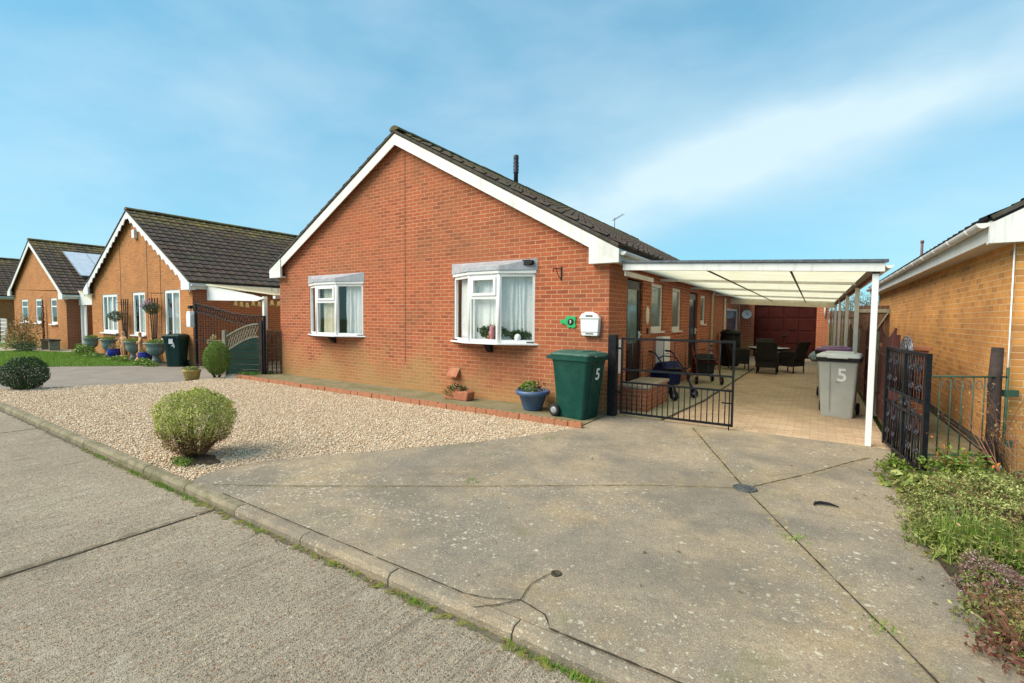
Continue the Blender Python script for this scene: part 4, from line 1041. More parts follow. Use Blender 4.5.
mb = MB(); mb.tube([(.2 * math.cos(t * .5236), -.03, .2 * math.sin(t * .5236)) for t in range(13)], .012, 6); mb.build('rim', 'grey_metal', o)
o = thing('door_step', 'low brick step with pale slab top below the first side door', 'step', (-2.60, 8.75, 0))
mb = MB((-2.60, 8.75, 0)); mb.box((-2.858, 7.95, .01), (-2.36, 9.25, .40)); mb.build('brick_base', 'brick_side', o)
mb = MB((-2.60, 8.75, 0)); mb.box((-2.857, 7.92, .403), (-2.33, 9.28, .45)); mb.build('slab', 'stone_cap', o, bevel=.005)

# ------------------------------------------------------------------ edging
ed = thing('garden_edging', 'scalloped terracotta edging along the gravel below the bow windows', 'edging', (-8, 6.45, 0)); O = ed.location.copy()
first = None; xx = -2.90; i = 0
while xx > -12.4:
    y = 6.23
    if first is None:
        mb = MB()
        pr_ = [(-.105, -.05)] + [(-.105 + .0525 + .0525 * math.cos(a), .075 + .022 * math.sin(a)) for a in [math.pi * (1 - k / 6) for k in range(7)]] + [(.0525 + .0525 * math.cos(a), .075 + .022 * math.sin(a)) for a in [math.pi * (1 - k / 6) for k in range(7)]] + [(.105, -.05)]
        mb.prism(pr_, 1, -.028, .028); first = mb.build('edging_tile', 'terracotta', ed, bevel=.005); c = first
    else:
        c = first.copy(); COL.objects.link(c); c.parent = ed
    c.location = (xx - O.x + random.uniform(-.004, .004), y - O.y + random.uniform(-.01, .01), random.uniform(-.012, .004)); c.rotation_euler = (random.uniform(-.06, .06), 0, random.uniform(-.04, .04) - .0)
    xx -= .213; i += 1

# ------------------------------------------------------------------ wheelie bins (front faces -y in local space)
def wheelie(name, label, loc, rz, body, lid, num=None, front=True, group='wheelie bins', numsize=.2, sticker=False):
    t = thing(name, label, 'bin', loc, rz, group)
    H = 1.0
    prof = [(.0, .22, .235, .26), (.05, .225, .245, .27), (.5, .25, .29, .30), (.86, .27, .335, .335), (.93, .285, .35, .35), (.985, .29, .355, .355)]
    mb = MB(); vs = []
    def rr(hw, hf, hb, z, c=.045):
        o_ = []
        for sx, sy, a0 in ((1, -1, -90), (1, 1, 0), (-1, 1, 90), (-1, -1, 180)):
            hy = hf if sy < 0 else hb
            for k in range(4):
                a = R(a0 + 30 * k); o_.append((sx * (hw - c) + c * math.cos(a), sy * (hy - c) + c * math.sin(a), z))
        return o_
    for z, hw, hf, hb in prof: vs += rr(hw, hf, hb, z)
    n = 16; m = len(prof); mb.sm = True
    mb.add(vs, [(i * n + k, i * n + (k + 1) % n, (i + 1) * n + (k + 1) % n, (i + 1) * n + k) for i in range(m - 1) for k in range(n)])
    mb.sm = False; mb.add(vs[:n], [tuple(range(n - 1, -1, -1))])
    mb.build('body', body, t)
    mb = MB(); vs = rr(.305, .375, .36, .925) + rr(.305, .375, .36, .99) + rr(.285, .36, .35, .99)
    mb.add(vs, [(i * n + k, i * n + (k + 1) % n, (i + 1) * n + (k + 1) % n, (i + 1) * n + k) for i in range(2) for k in range(n)])
    mb.box((-.03, -.34, .6), (.03, -.32, .60)); mb.build('rim', body if lid != 'grey_lid' and lid != 'purple' else 'rubber', t)
    mb = MB(); vs = rr(.30, .38, .37, .992) + rr(.302, .385, .37, 1.012) + rr(.285, .36, .35, 1.04) + rr(.22, .28, .28, 1.06)
    mb.sm = False; mb.add(vs, [(i * n + k, i * n + (k + 1) % n, (i + 1) * n + (k + 1) % n, (i + 1) * n + k) for i in range(3) for k in range(n)] + [tuple(range(3 * n, 4 * n)), tuple(range(n - 1, -1, -1))])
    mb.box((-.2, -.2, 1.055), (.2, .26, 1.072))
    ld = mb.build('lid', lid, t, bevel=.006)
    mb = MB(); mb.box((-.14, -.425, .985), (.14, -.386, 1.01)); mb.build('lid_handle', lid, ld, bevel=.006)
    mb = MB(); mb.tube([(-.27, .44, .97), (.27, .44, .97)], .017, 8)
    for sx in (-.26, -.1, .1, .26): mb.box((sx - .015, .36, .93), (sx + .015, .45, .985))
    mb.build('handle', body, t, bevel=.004)
    for sx in (-1, 1):
        X = Matrix.Translation((sx * .262, .275, .10)) @ Matrix.Rotation(R(90), 4, 'Y')
        mb = MB(); mb.lathe([(.07, -.028), (.096, -.024), (.10, 0), (.096, .024), (.07, .028)], (0, 0, 0), 20); wh = mb.build('wheel', 'rubber', t, xf=X)
        mb = MB(); mb.lathe([(.015, -.032), (.06, -.030), (.062, .030), (.015, .032)], (0, 0, 0), 16); mb.build('hub', 'hub', wh, xf=X)
    mb = MB(); mb.tube([(-.25, .275, .10), (.25, .275, .10)], .012, 8); mb.build('axle', 'rubber', t)
    # ribs down the front corner
    mb = MB(); mb.prism([(-.275, .10), (-.285, .10), (-.352, .9), (-.342, .9)], 0, -.115, -.105); mb.build('rib', body, t)
    if num:
        z = .70; yy = -(.29 + (z - .5) * .125) - .008
        text(num, numsize, 'white', t, (.06, yy, z), (R(97), 0, 0), sx=.95)
    if sticker: 
        text('HOUSE', .055, 'white', t, (.06, -.345, .86), (R(83), 0, 0), name='caption')
    return t
wheelie('wheelie_bin', 'green wheelie bin with white number 5 at the corner beside the black post', (-3.18, 6.93, .015), R(80), 'green_bin', 'green_lid', '5', numsize=.26, sticker=False)
wheelie('wheelie_bin', 'grey wheelie bin with pale lid and white number 5 near the carport posts', (.38, 9.62, .006), R(-6), 'grey_bin', 'grey_lid', '5', numsize=.30)
wheelie('wheelie_bin', 'grey bin with a purple lid standing behind the pale lidded grey bin', (.36, 11.6, .006), R(-4), 'grey_bin', 'purple')
b4 = wheelie('wheelie_bin', 'dark green wheelie bin with a white number 4 in front of the tan brick bungalow', (-17.35, 6.85, -.06), R(40), 'dark_bin', 'dark_bin', '4', numsize=.24)
mb = MB(); mb.box((-.06, -.376, .76), (.08, -.364, .92)); mb.build('sticker', 'white', b4); b4.scale = (.88, .88, .98)

# ------------------------------------------------------------------ pots by the front wall
def leafball(parent, c, r, n, size, mat, seed, name='foliage', amp=.2, **k):
    d = sphere_dirs(n); P = d * np.array(r) * lumpy(d, amp, seed)[:, None] * (rng.uniform(.35, 1, (n, 1)) ** .5) + np.array(c)
    return leaves(name, P, size, mat, parent, d, bias=.4, **k)
o = thing('flower_pot', 'slate blue round plant pot with small green plant beside the green bin', 'plant pot', (-4.06, 6.98, .012))
mb = MB(); mb.lathe([(.15, 0), (.165, .02), (.235, .25), (.29, .275), (.30, .30), (.30, .345), (.27, .35), (.25, .30), (.001, .29)], (0, 0, 0), 24); mb.build('pot', 'blue_pot', o)
leafball(o, (-.08, 0, .40), (.17, .15, .10), 170, .07, 'leaf_mid', 4)
leafball(o, (.12, .02, .42), (.10, .10, .12), 60, .06, 'fallen', 5, name='wilted_leaves')
o = thing('trough_planter', 'broken terracotta trough with trailing ivy under the larger bow window', 'planter', (-5.76, 7.05, .012))
mb = MB(); mb.prism([(-.28, 0), (.28, 0), (.31, .16), (.25, .19), (.1, .17), (-.05, .19), (-.2, .165), (-.30, .17)], 1, -.12, .12); mb.build('trough', 'terracotta', o, bevel=.02)
leafball(o, (.0, -.02, .21), (.24, .14, .08), 260, .05, 'leaf_dark', 6); leafball(o, (-.16, -.14, .14), (.10, .03, .08), 40, .045, 'leaf_mid', 8, name='trailing_ivy')

# ------------------------------------------------------------------ gates
gate = thing('garden_gate', 'low black metal driveway gate with uneven bars fixed to the red bungalow corner', 'gate', (-2.76, 7.40, 0)); O = gate.location.copy()
mb = MB(O); mb.box((-2.83, 7.31, 0), (-2.70, 7.44, 1.34)); mb.build('gate_post', 'black_metal', gate, bevel=.006)
mb = MB(O); gy = 7.37; g0, g1 = -2.60, -.97
def gb(x): return .05 + (g1 - x) * 0
rails = [(1.28, .035), (.78, .03), (.57, .03), (.07, .035)]
for z, h_ in rails: mb.box((g0, gy - .012, z - h_ / 2), (g1, gy + .012, z + h_ / 2))
mb.box((g0 - .03, gy - .015, .05), (g0, gy + .015, 1.30)); mb.box((g1, gy - .015, .05), (g1 + .03, gy + .015, 1.30)); mb.build('frame', 'black_metal', gate)
n = 10
for k in range(1, n):
    xx = g0 + (g1 - g0) * k / n; mb = MB(O); mb.tube([(xx, gy, .79), (xx, gy, 1.27)], .008, 6); mb.build('bar', 'black_metal', gate)
n = 20
for k in range(1, n):
    xx = g0 + (g1 - g0) * k / n; mb = MB(O); mb.tube([(xx, gy, .08), (xx, gy, .56)], .008, 6); mb.build('bar', 'black_metal', gate)
mb = MB(O); mb.tube([(-.99, gy - .03, -.0), (-.99, gy - .03, .60), (-1.02, gy - .05, .60)], .009, 6); mb.box((-1.10, gy - .008, .38), (-.97, gy + .008, .40)); mb.build('drop_bolt', 'black_metal', gate)
for z in (1.12, .4): mb = MB(O); mb.box((-2.70, gy - .012, z - .015), (-2.62, gy + .012, z + .015)); mb.build('hinge', 'black_metal', gate)

# tall ornate black gate, open, at the right of the drive
def scroll(c, s_, flip=1, n=16):
    pts = []
    for k in range(n + 1):
        t = k / n; a = t * 2 * math.pi * 1.25; r_ = s_ * (1 - .72 * t); pts.append((c[0] + flip * (r_ * math.cos(a) - s_), 0, c[1] + r_ * math.sin(a)))
    return pts
og = thing('ornate_gate', 'tall black ornate scrolled metal gate standing open beside the flower bed', 'gate', (.80, 7.55, .03), math.atan2(-1.39, .17))
W, H = 1.40, 1.25
mb = MB()
for a, b in (((0, .02), (0, H)), ((W, .0), (W, H))): mb.box((a[0] - .025, -.022, a[1]), (a[0] + .025, .022, b[1]))
for z in (.05, .58, .74, H - .02): mb.box((.025, -.016, z - .018), (W - .025, .016, z + .018))
mb.box((W * .5 - .018, -.016, .068), (W * .5 + .018, .016, H - .04)); mb.build('frame', 'black_metal', og)
for k in range(1, 16):
    xx = W * k / 16
    if k == 8: continue
    mb = MB()
    mb.tube([(xx, 0, .06), (xx, 0, .57)], .009, 6); mb.tube([(xx, 0, .75), (xx, 0, H - .03)], .009, 6); mb.build('bar', 'black_metal', og)
for c_ in (.18, .42, .98, 1.22):
    mb = MB()
    for zc in (.22, .42, .88, 1.08):
        for fl in (1, -1):
            mb.tube([(p[0], -.02, p[2]) for p in scroll((c_ + fl * .01, zc), .042 + .01 * math.sin(zc * 9 + c_ * 5), fl)], .006, 5)
        mb.tube([(c_, -.02, zc - .08), (c_, -.02, zc + .08)], .006, 5)
    mb.tube([(c_, -.02, .06), (c_, -.02, 1.2)], .006, 5)
    mb.build('scrollwork', 'silver', og)
mb = MB()
for fl in (1, -1): mb.tube([(p[0], 0, p[2]) for p in scroll((.7, .66), .06, fl)], .009, 5)
mb.tube([(.30, 0, .58), (.7, 0, .74), (1.1, 0, .58)], .012, 5); mb.build('centre_scroll', 'silver', og)
mb = MB()
for r_ in (.20, .15, .10): mb.tube([(.70 + r_ * math.cos(a), 0, H + .75 * r_ * math.sin(a)) for a in [math.pi * k / 12 for k in range(13)]], .009, 5)
for k in range(1, 6): a = math.pi * k / 6; mb.tube([(.70, 0, H), (.70 + .2 * math.cos(a), 0, H + .15 * math.sin(a))], .006, 5)
mb.build('crest', 'grey_metal', og)
# brick piers behind the gate
br_ = thing('brick_pier', 'small brick pier with flat cap behind the left part of the ornate gate', 'pier', (1.04, 9.6, 0), 0, 'brick piers')
mb = MB(); mb.box((-.10, -.10, 0), (.10, .10, 1.19)); mb.build('shaft', 'brick_side', br_)
mb = MB(); mb.box((-.13, -.13, 1.192), (.13, .13, 1.25)); mb.build('cap', 'terracotta', br_, bevel=.008)
dup(br_, (1.25, 8.7, 0), 0, 'small brick pier with flat cap seen over the right corner of the ornate gate')

# green railing gate
rg = thing('green_railing_gate', 'thin green metal railing gate hinged to the ochre brick wall on the right', 'gate', (1.74, 7.0, 0), math.atan2(-.45, -.70))
mb = MB(); mb.tube([(.83, 0, 1.02), (0, 0, 1.02)], .011, 6); mb.tube([(.83, 0, .18), (0, 0, .18)], .011, 6); mb.tube([(0, 0, .05), (0, 0, 1.12)], .014, 6); mb.tube([(.83, 0, .1), (.83, 0, 1.03)], .012, 6); mb.build('frame', 'green_metal', rg)
for k in range(1, 7):
    xx = .83 * k / 7; mb = MB(); mb.tube([(xx, 0, .18), (xx, 0, 1.02)], .0065, 6); mb.build('bar', 'green_metal', rg)
mb = MB()
for k in range(1, 6): c_ = .83 * (k + .5) / 7; mb.tube([(c_ + .035 * math.cos(a), 0, .93 + .045 * math.sin(a)) for a in [2 * math.pi * j / 10 for j in range(11)]], .0035, 5)
mb.build('ring', 'grey_metal', rg)
for z in (.30, .84): mb = MB(); mb.box((-.12, -.03, z - .03), (.02, .012, z + .04)); mb.build('hinge', 'green_metal', rg)
o = thing('wooden_post', 'old dark round wooden post beside the green railing gate', 'post', (1.64, 6.97, 0))
mb = MB(); mb.tube([(0, 0, -.02), (.005, 0, .5), (.0, .005, 1.0), (.005, 0, 1.33)], [.06, .056, .056, .05], 12); mb.build('shaft', 'post_dark', o)

# ------------------------------------------------------------------ fences beside the patio
fn = thing('panel_fence', 'dark red stained panel fence with dipped tops behind the carport posts', 'fence', (.93, 9, 0)); O = fn.location.copy()
mb = MB(O)
y = 8.1
while y < 19.9:
    for k in range(16):
        ya = y + k * .112; t = (k + .5) / 16; h = 1.35 + .18 * (2 * t - 1) ** 2
        mb.box((.92, ya, .06), (.938, ya + .106, h))
    mb.box((.90, y, .35), (.918, y + 1.79, .42)); mb.box((.90, y, 1.05), (.918, y + 1.79, 1.12)); y += 1.9
mb.build('panel', 'fence_red', fn)
for k in range(7):
    mb = MB(O); yy = 8.03 + 1.9 * k; mb.box((.885, yy - .045, 0), (.965, yy + .045, 1.42)); mb.build('post', 'post_grey' if k % 2 else 'fence_red', fn, bevel=.006)
fb = thing('side_gate', 'tall brown boarded gate with diagonal brace at the far end of the alley', 'gate', (1.2, 17.0, 0)); O = fb.location.copy()
mb = MB(O)
for k in range(8): mb.box((.98 + k * .1, 17.0, .05), (1.075 + k * .1, 17.02, 2.05))
mb.build('boards', 'fence_brown', fb)
mb = MB(O); mb.box((.98, 16.965, 1.85), (1.79, 16.998, 1.95)); mb.box((.98, 16.965, .3), (1.79, 16.998, .4)); mb.bar((1.0, 16.98, .4), (1.75, 16.98, 1.85), .03, .09, up=(0, 1, 0)); mb.build('brace', 'post_grey', fb)
fb = thing('board_fence', 'tall brown board fence beyond the carport at the end of the patio', 'fence', (.9, 22.5, 0)); O = fb.location.copy()
mb = MB(O)
for k in range(12): mb.box((.50 + k * .11, 22.6, .0), (.602 + k * .11, 22.62, 2.0 + .02 * (k % 2)))
mb.build('boards', 'fence_brown', fb)
mb = MB(O); mb.box((.50, 22.56, 1.75), (1.82, 22.6, 1.84)); mb.build('rail', 'fence_brown', fb)

# ------------------------------------------------------------------ patio set
tb = thing('patio_table', 'round grey glass topped patio table among the rattan chairs', 'table', (-1.22, 17.0, .005))
mb = MB(); mb.lathe([(.001, .715), (.59, .715), (.60, .722), (.60, .733), (.59, .738), (.001, .738)], (0, 0, 0), 32); mb.build('table_top', 'table_glass', tb)
for k in range(4):
    a = R(45 + 90 * k); mb = MB(); mb.tube([(.30 * math.cos(a), .30 * math.sin(a), .71), (.38 * math.cos(a), .38 * math.sin(a), 0)], .022, 8); mb.build('leg', 'rattan', tb)
mb = MB(); mb.lathe([(.50, .66), (.52, .66), (.52, .713), (.50, .713)], (0, 0, 0), 28); mb.build('apron', 'rattan', tb)
def chair(label, loc, rz):
    t = thing('rattan_chair', label, 'chair', loc, rz, 'rattan chairs around the patio table')
    mb = MB(); mb.box((-.25, -.25, .20), (.25, .25, .42)); mb.build('seat', 'rattan', t, bevel=.02)
    mb = MB(); mb.box((-.235, -.24, .422), (.235, .22, .46)); mb.build('cushion', 'rattan_pale', t, bevel=.02)
    mb = MB(); n_ = 8; vs = []
    for k in range(n_ + 1):
        z = .40 + .56 * k / n_; yb_ = .24 + .16 * (k / n_) ** 1.2; wv = .26 + .02 * k / n_
        vs += [(-wv, yb_, z), (wv, yb_, z), (wv, yb_ + .045, z), (-wv, yb_ + .045, z)]
    fs = [(i * 4 + j, i * 4 + (j + 1) % 4, (i + 1) * 4 + (j + 1) % 4, (i + 1) * 4 + j) for i in range(n_) for j in range(4)] + [(3, 2, 1, 0), (n_ * 4, n_ * 4 + 1, n_ * 4 + 2, n_ * 4 + 3)]
    mb.add(vs, fs); mb.build('backrest', 'rattan', t, bevel=.012)
    for s_ in (-1, 1):
        mb = MB(); mb.box((s_ * .26, -.25, .20), (s_ * .30, .26, .62)); mb.box((s_ * .252, -.28, .622), (s_ * .315, .30, .66)); mb.build('armrest', 'rattan', t, bevel=.01)
        for yy in (-.23, .25): mb = MB(); mb.tube([(s_ * .25, yy, .25), (s_ * .255, yy * 1.03, 0)], .018, 8); mb.build('leg', 'rattan', t)
    return t
ch = chair('dark rattan chair in front of the table with its back to the drive', (-1.15, 16.0, .005), R(180))
dup(ch, (-2.02, 16.75, .005), R(108), 'dark rattan chair at the left of the table nearest the bungalow wall')
dup(ch, (-.58, 16.75, .005), R(-120), 'dark rattan chair at the right of the table nearest the bins')
dup(ch, (-1.38, 18.1, .005), R(8), 'dark rattan chair behind the table facing the drive')
o = thing('water_butt', 'black water butt with domed lid by the bungalow wall behind the chairs', 'water butt', (-2.45, 17.9, .005))
mb = MB(); mb.lathe([(.27, 0), (.30, .05), (.33, .5), (.33, .95), (.31, 1.1), (.34, 1.12), (.34, 1.16), (.26, 1.24), (.1, 1.28), (.02, 1.29)], (0, 0, 0), 24); mb.build('barrel', 'black', o)
mb = MB(); mb.tube([(.0, -.33, .25), (0, -.40, .25), (0, -.41, .20)], .018, 8); mb.build('tap', 'rubber', o)
o = thing('storage_bags', 'heap of pale green and white sacks beside the garage door', 'sacks', (.22, 21.9, .005))
for c_, r_, mt, sd in (((-.12, 0, .18), (.24, .22, .20), 'urn', 2), ((.18, .1, .15), (.2, .2, .16), 'grey_lid', 3), ((.02, -.1, .36), (.2, .18, .14), 'green_lid', 5), ((.1, .2, .42), (.2, .2, .12), 'purple', 6)):
    d = sphere_dirs(10); bm = bmesh.new(); bmesh.ops.create_icosphere(bm, subdivisions=3, radius=1)
    V = np.array([v.co for v in bm.verts]); L = lumpy(V, .16, sd)
    for v, l_ in zip(bm.verts, L): v.co = Vector((v.co.x * r_[0] * l_ + c_[0], v.co.y * r_[1] * l_ + c_[1], max(.0, v.co.z * r_[2] * l_ + c_[2])))
    me = bpy.data.meshes.new('sack'); bm.to_mesh(me); bm.free(); me.materials.append(M[mt]); q = bpy.data.objects.new('sack', me); COL.objects.link(q); q.parent = o
    for p_ in me.polygons: p_.use_smooth = True

# ------------------------------------------------------------------ wheeled walkers
def walker(label, loc, rz, mf, mbag):
    t = thing('wheeled_walker', label, 'walker', loc, rz, 'wheeled walkers')
    for s_ in (-1, 1):
        y = s_ * .27
        mb = MB(); mb.tube([(.32, y, .11), (.16, y, .50), (-.12, y, .80), (-.20, y, .90), (-.34, y, .92)], .014, 8); mb.tube([(-.30, y, .11), (-.06, y, .50), (.16, y, .50)], .014, 8); mb.build('side_frame', mf, t)
        mb = MB(); mb.tube([(-.24, y, .915), (-.38, y, .92)], .021, 8); mb.tube([(-.28, y, .87), (-.38, y, .85)], .007, 6); mb.build('hand_grip', 'rubber', t)
        for xx in (.32, -.30):
            X = Matrix.Translation((xx, y + s_ * .035, .10)) @ Matrix.Rotation(R(90), 4, 'X')
            mb = MB(); mb.lathe([(.06, -.02), (.094, -.016), (.10, 0), (.094, .016), (.06, .02)], (0, 0, 0), 20); wh = mb.build('wheel', 'rubber', t, xf=X)
            mb = MB(); mb.lathe([(.01, -.022), (.035, -.024), (.035, .024), (.01, .022)], (0, 0, 0), 10); mb.build('hub', 'hub', wh, xf=X)
            mb = MB(); mb.bar((xx, y, .11), (xx * .9, y, .26), .03, .03); mb.build('fork', mf, t)
    mb = MB(); mb.tube([(.14, -.27, .54), (.14, .27, .54)], .012, 6); mb.tube([(.02, -.27, .36), (.02, .27, .36)], .012, 6); mb.tube([(-.12, -.27, .80), (-.2, 0, .83), (-.12, .27, .80)], .014, 6); mb.build('cross_bar', mf, t)
    mb = MB(); mb.box((-.02, -.24, .58), (.22, .24, .61)); mb.build('seat', 'rubber', t, bevel=.012)
    mb = MB(); mb.prism([(-.02, .74), (.10, .56), (.06, .25), (-.30, .17), (-.38, .44), (-.22, .70)], 1, -.22, .22); mb.build('bag', mbag, t, bevel=.03)
    return t
wk = walker('navy and black wheeled walker parked on the path behind the low black gate', (-2.42, 9.78, .012), R(-24), 'blue_cloth', 'blue_cloth')
wk2 = dup(wk, (-2.28, 12.5, .012), R(-60), 'dark red framed wheeled walker further along the bungalow wall')
for c in kids(wk2):
    if c.name.startswith(('side_frame', 'cross_bar', 'fork')): c.data = c.data.copy(); c.data.materials[0] = M['red_paint']
    if c.name.startswith('bag'): c.data = c.data.copy(); c.data.materials[0] = M['rubber']

# ------------------------------------------------------------------ drain cover, cap, litter
o = thing('drain_cover', 'round cast iron cover where the driveway joints meet', 'drain cover', (DR[0], DR[1], .012))
mb = MB(); mb.lathe([(.10, -.008), (.105, .002), (.09, .004), (.088, .001), (.06, .001), (.058, .004), (.001, .004)], (0, 0, 0), 28)
for k in range(6): a = math.pi * k / 6; mb.bar((.08 * math.cos(a), .08 * math.sin(a), .003), (-.08 * math.cos(a), -.08 * math.sin(a), .003), .006, .004)
mb.build('cover', 'iron', o)
o = thing('stopcock_hole', 'small dark round hole in the driveway concrete near the cracked kerb', 'hole cover', (-1.30, 2.55, .006))
mb = MB(); mb.lathe([(.001, .001), (.022, .001), (.024, .006), (.034, .004), (.036, -.004)], (0, 0, 0), 20); mb.build('ring', 'joint_dark', o)
o = thing('rubber_strip', 'curved black strip lying on the driveway right of the iron cover', 'strip', (.14, 4.78, .012))
mb = MB(); mb.tube([(-.09, -.04, .005), (-.08, -.0, .01), (-.04, .025, .014), (.02, .03, .014), (.09, .01, .008)], [.006, .012, .014, .012, .004], 8); mb.build('strip', 'black', o)
n = 46; P = np.c_[rng.uniform(-3, .7, n), rng.uniform(2.2, 7.2, n), np.full(n, .012)]; P[:26, 0] = rng.uniform(.35, .78, 26)
nn = np.tile([0, 0, 1.], (n, 1)); o = leaves('fallen_leaves', P, .035, 'fallen', None, nn, bias=.9); tag(o, 'brown fallen leaves scattered over the driveway concrete', 'leaves', kind='stuff')
n = 260; xs = rng.uniform(-9, 1, n); P = np.c_[xs, 1.935 - np.abs(rng.normal(0, .03, n)), np.full(n, -.052)]
o = leaves('gutter_leaves', P, .03, 'fallen', None, np.tile([0, 0, 1.], (n, 1)), bias=.85); tag(o, 'brown leaves gathered along the road edge of the kerb', 'leaves', kind='stuff')
Pw = []
for cx, cy, k, s_ in ((-5.2, 1.93, 260, .07), (-5.9, 1.93, 120, .06), (-4.7, 1.93, 80, .05), (-6.9, 1.93, 90, .07), (-3.6, 1.93, 50, .06), (-1.9, 1.93, 90, .05), (-.9, 1.93, 260, .10), (-.3, 1.93, 220, .12), (-2.6, 1.93, 40, .05)):
    Pw.append(np.c_[rng.normal(cx, s_ * 1.8, k), cy - np.abs(rng.normal(0, .018, k)), np.full(k, -.06)])
o = blades('kerb_weeds', np.concatenate(Pw), .035, 'grassblade', .006, .8); tag(o, 'small tufts of grass and moss in the kerb gutter', 'weeds', kind='stuff')
Pw = []
for cx, cy, k, s_ in ((-2.75, 3.55, 60, .05), (-.05, 3.95, 70, .05), (.35, 3.02, 60, .05), (-2.9, 5.45, 60, .06), (-3.6, 4.6, 40, .05), (-1.4, 7.1, 30, .05)):
    Pw.append(np.c_[rng.normal(cx, s_, k), rng.normal(cy, s_, k), np.full(k, .008)])
o = blades('driveway_weeds', np.concatenate(Pw), .02, 'grassblade', .007, 1.2); tag(o, 'tiny weeds growing in the driveway joints', 'weeds', kind='stuff')
P = scatter([(-13.6, 6.65), (-12.5, 6.7), (-12.5, 7.3), (-13.6, 6.95)], 900); o = blades('corner_weeds', np.c_[P, np.full(900, .0)], .10, 'grassblade', .012, .8)
tag(o, 'rough grass at the foot of the green fence panel', 'grass', kind='stuff')

# ------------------------------------------------------------------ clipped shrubs
def shrub(name, label, loc, r, zc, n, size, mat, seed, amp=.07, brown=0, stems=7, group='clipped round shrubs', soil=None):
    t = thing(name, label, 'shrub', loc, 0, group)
    d = sphere_dirs(n); L = (lumpy(d, amp, seed, 4) + lumpy(d, amp * .35, seed + 50, 11) - 1)[:, None]
    rad = 1 - np.abs(rng.normal(0, .09, (n, 1))); rad[n // 4: n // 4 + n // 30] *= rng.uniform(1.02, 1.12, (n // 30, 1)); rad[: n // 4] = rng.uniform(.5, .95, (n // 4, 1))
    P = d * np.array(r) * L * rad + np.array([0, 0, zc]); keep = P[:, 2] > .03
    if brown:
        lowb = keep & (d[:, 2] < -.38 + .25 * rng.normal(size=n)) ; leaves('foliage', P[keep & ~lowb], size, mat, t, d[keep & ~lowb], bias=.45)
        q = lowb & (rng.random(n) < brown); leaves('browned_foliage', P[q], size * .9, 'leaf_brown', t, d[q], bias=.3)
    else: leaves('foliage', P[keep], size, mat, t, d[keep], bias=.45)
    mb = MB()
    for k in range(stems):
        a = random.uniform(0, 6.28); q = Vector((math.cos(a), math.sin(a), 0)); s0 = q * random.uniform(.01, .06)
        for j in range(3):
            e_ = Vector((q.x * r[0] * random.uniform(.2, .85), q.y * r[1] * random.uniform(.2, .85), zc + r[2] * random.uniform(-.6, .4)))
            m_ = (s0 + e_) * .5 + Vector((random.uniform(-.04, .04), random.uniform(-.04, .04), -.03)); mb.tube([s0 - Vector((0, 0, .02)), m_, e_], [.012, .008, .004], 5)
    mb.build('stems', 'stem', t); return t
shrub('clipped_shrub', 'large round variegated clipped shrub with brown base at the kerb edge of the gravel', (-5.82, 2.47, 0), (.385, .38, .375), .425, 24000, .020, 'leaf_varieg', 3, .085, .95, 16)
mb = MB(); mb.prism([(.27 * (1 + .3 * math.sin(3 * a) + .12 * math.sin(7 * a)) * math.cos(a) - 5.66, .20 * (1 + .2 * math.cos(2 * a) + .15 * math.sin(5 * a)) * math.sin(a) + 2.40) for a in [2 * math.pi * k / 20 for k in range(20)]], 2, -.01, .012); struct(mb.build('soil_patch', 'soil'))
P = np.c_[rng.normal(-5.62, .10, 260), rng.normal(2.24, .04, 260), rng.uniform(.01, .07, 260)]; o = leaves('ground_weeds', P, .03, 'leaf_mid', None); tag(o, 'small bright green weeds at the foot of the large clipped shrub', 'weeds', kind='stuff')
shrub('clipped_shrub', 'dark green clipped round shrub at the far left edge by the kerb', (-14.1, 2.72, -.04), (.41, .39, .36), .36, 9000, .035, 'leaf_dark', 5, .05)
shrub('clipped_shrub', 'yellow green clipped bush standing before the iron arch gate and green panel', (-12.88, 5.98, -.03), (.31, .31, .44), .53, 11000, .03, 'leaf_mid', 7, .035)

# ------------------------------------------------------------------ right hand flower bed
def plant(name, label, loc, cat='plant', group='plants in the right hand flower bed'): return thing(name, label, cat, loc, 0, group)
def clump(t, mat, r, n, size, seed, amp=.25, zc=None, name='foliage', aspect=.5, flat=.3, hollow=.55):
    d = sphere_dirs(n, -.15); L = lumpy(d, amp, seed, 5)[:, None]; rad = rng.uniform(hollow, 1, (n, 1)) ** .6
    P = d * np.array(r) * L * rad; P[:, 2] = np.maximum(.0, P[:, 2]) + (zc or 0); return leaves(name, P, size, mat, t, d, aspect=aspect, bias=flat)
def twigs(t, n, h, spread, mat='twig', name='twigs', depth=1, rad=.006, tipmat=None, tsize=.03):
    mb = MB(); tips = []
    for _ in range(n):
        a = random.uniform(0, 6.28); dd = Vector((math.cos(a) * spread, math.sin(a) * spread, 1)); branches(mb, (math.cos(a) * .04, math.sin(a) * .04, 0), dd, h * random.uniform(.5, .9), rad, depth, .7, 2, tips, .1, 4)
    mb.build(name, mat, t)
    if tipmat: P = np.array(tips); P = P + rng.normal(0, .015, P.shape); leaves('leaves', P, tsize, tipmat, t)
SZ = .03
t = plant('marigold_clump', 'leafy green plant with small orange flowers at the foot of the ornate gate', (1.22, 6.05, SZ)); clump(t, 'leaf_mid', (.30, .26, .30), 1500, .045, 1, .3); twigs(t, 9, .40, .5, 'stem', tipmat='petal_orange', tsize=.035)
t = plant('marigold_clump', 'low green clump with dull leaves between the orange flowers and the twiggy shrub', (1.62, 5.95, SZ)); clump(t, 'leaf_grey', (.34, .30, .22), 1500, .04, 2, .3); twigs(t, 8, .3, .8, 'twig')
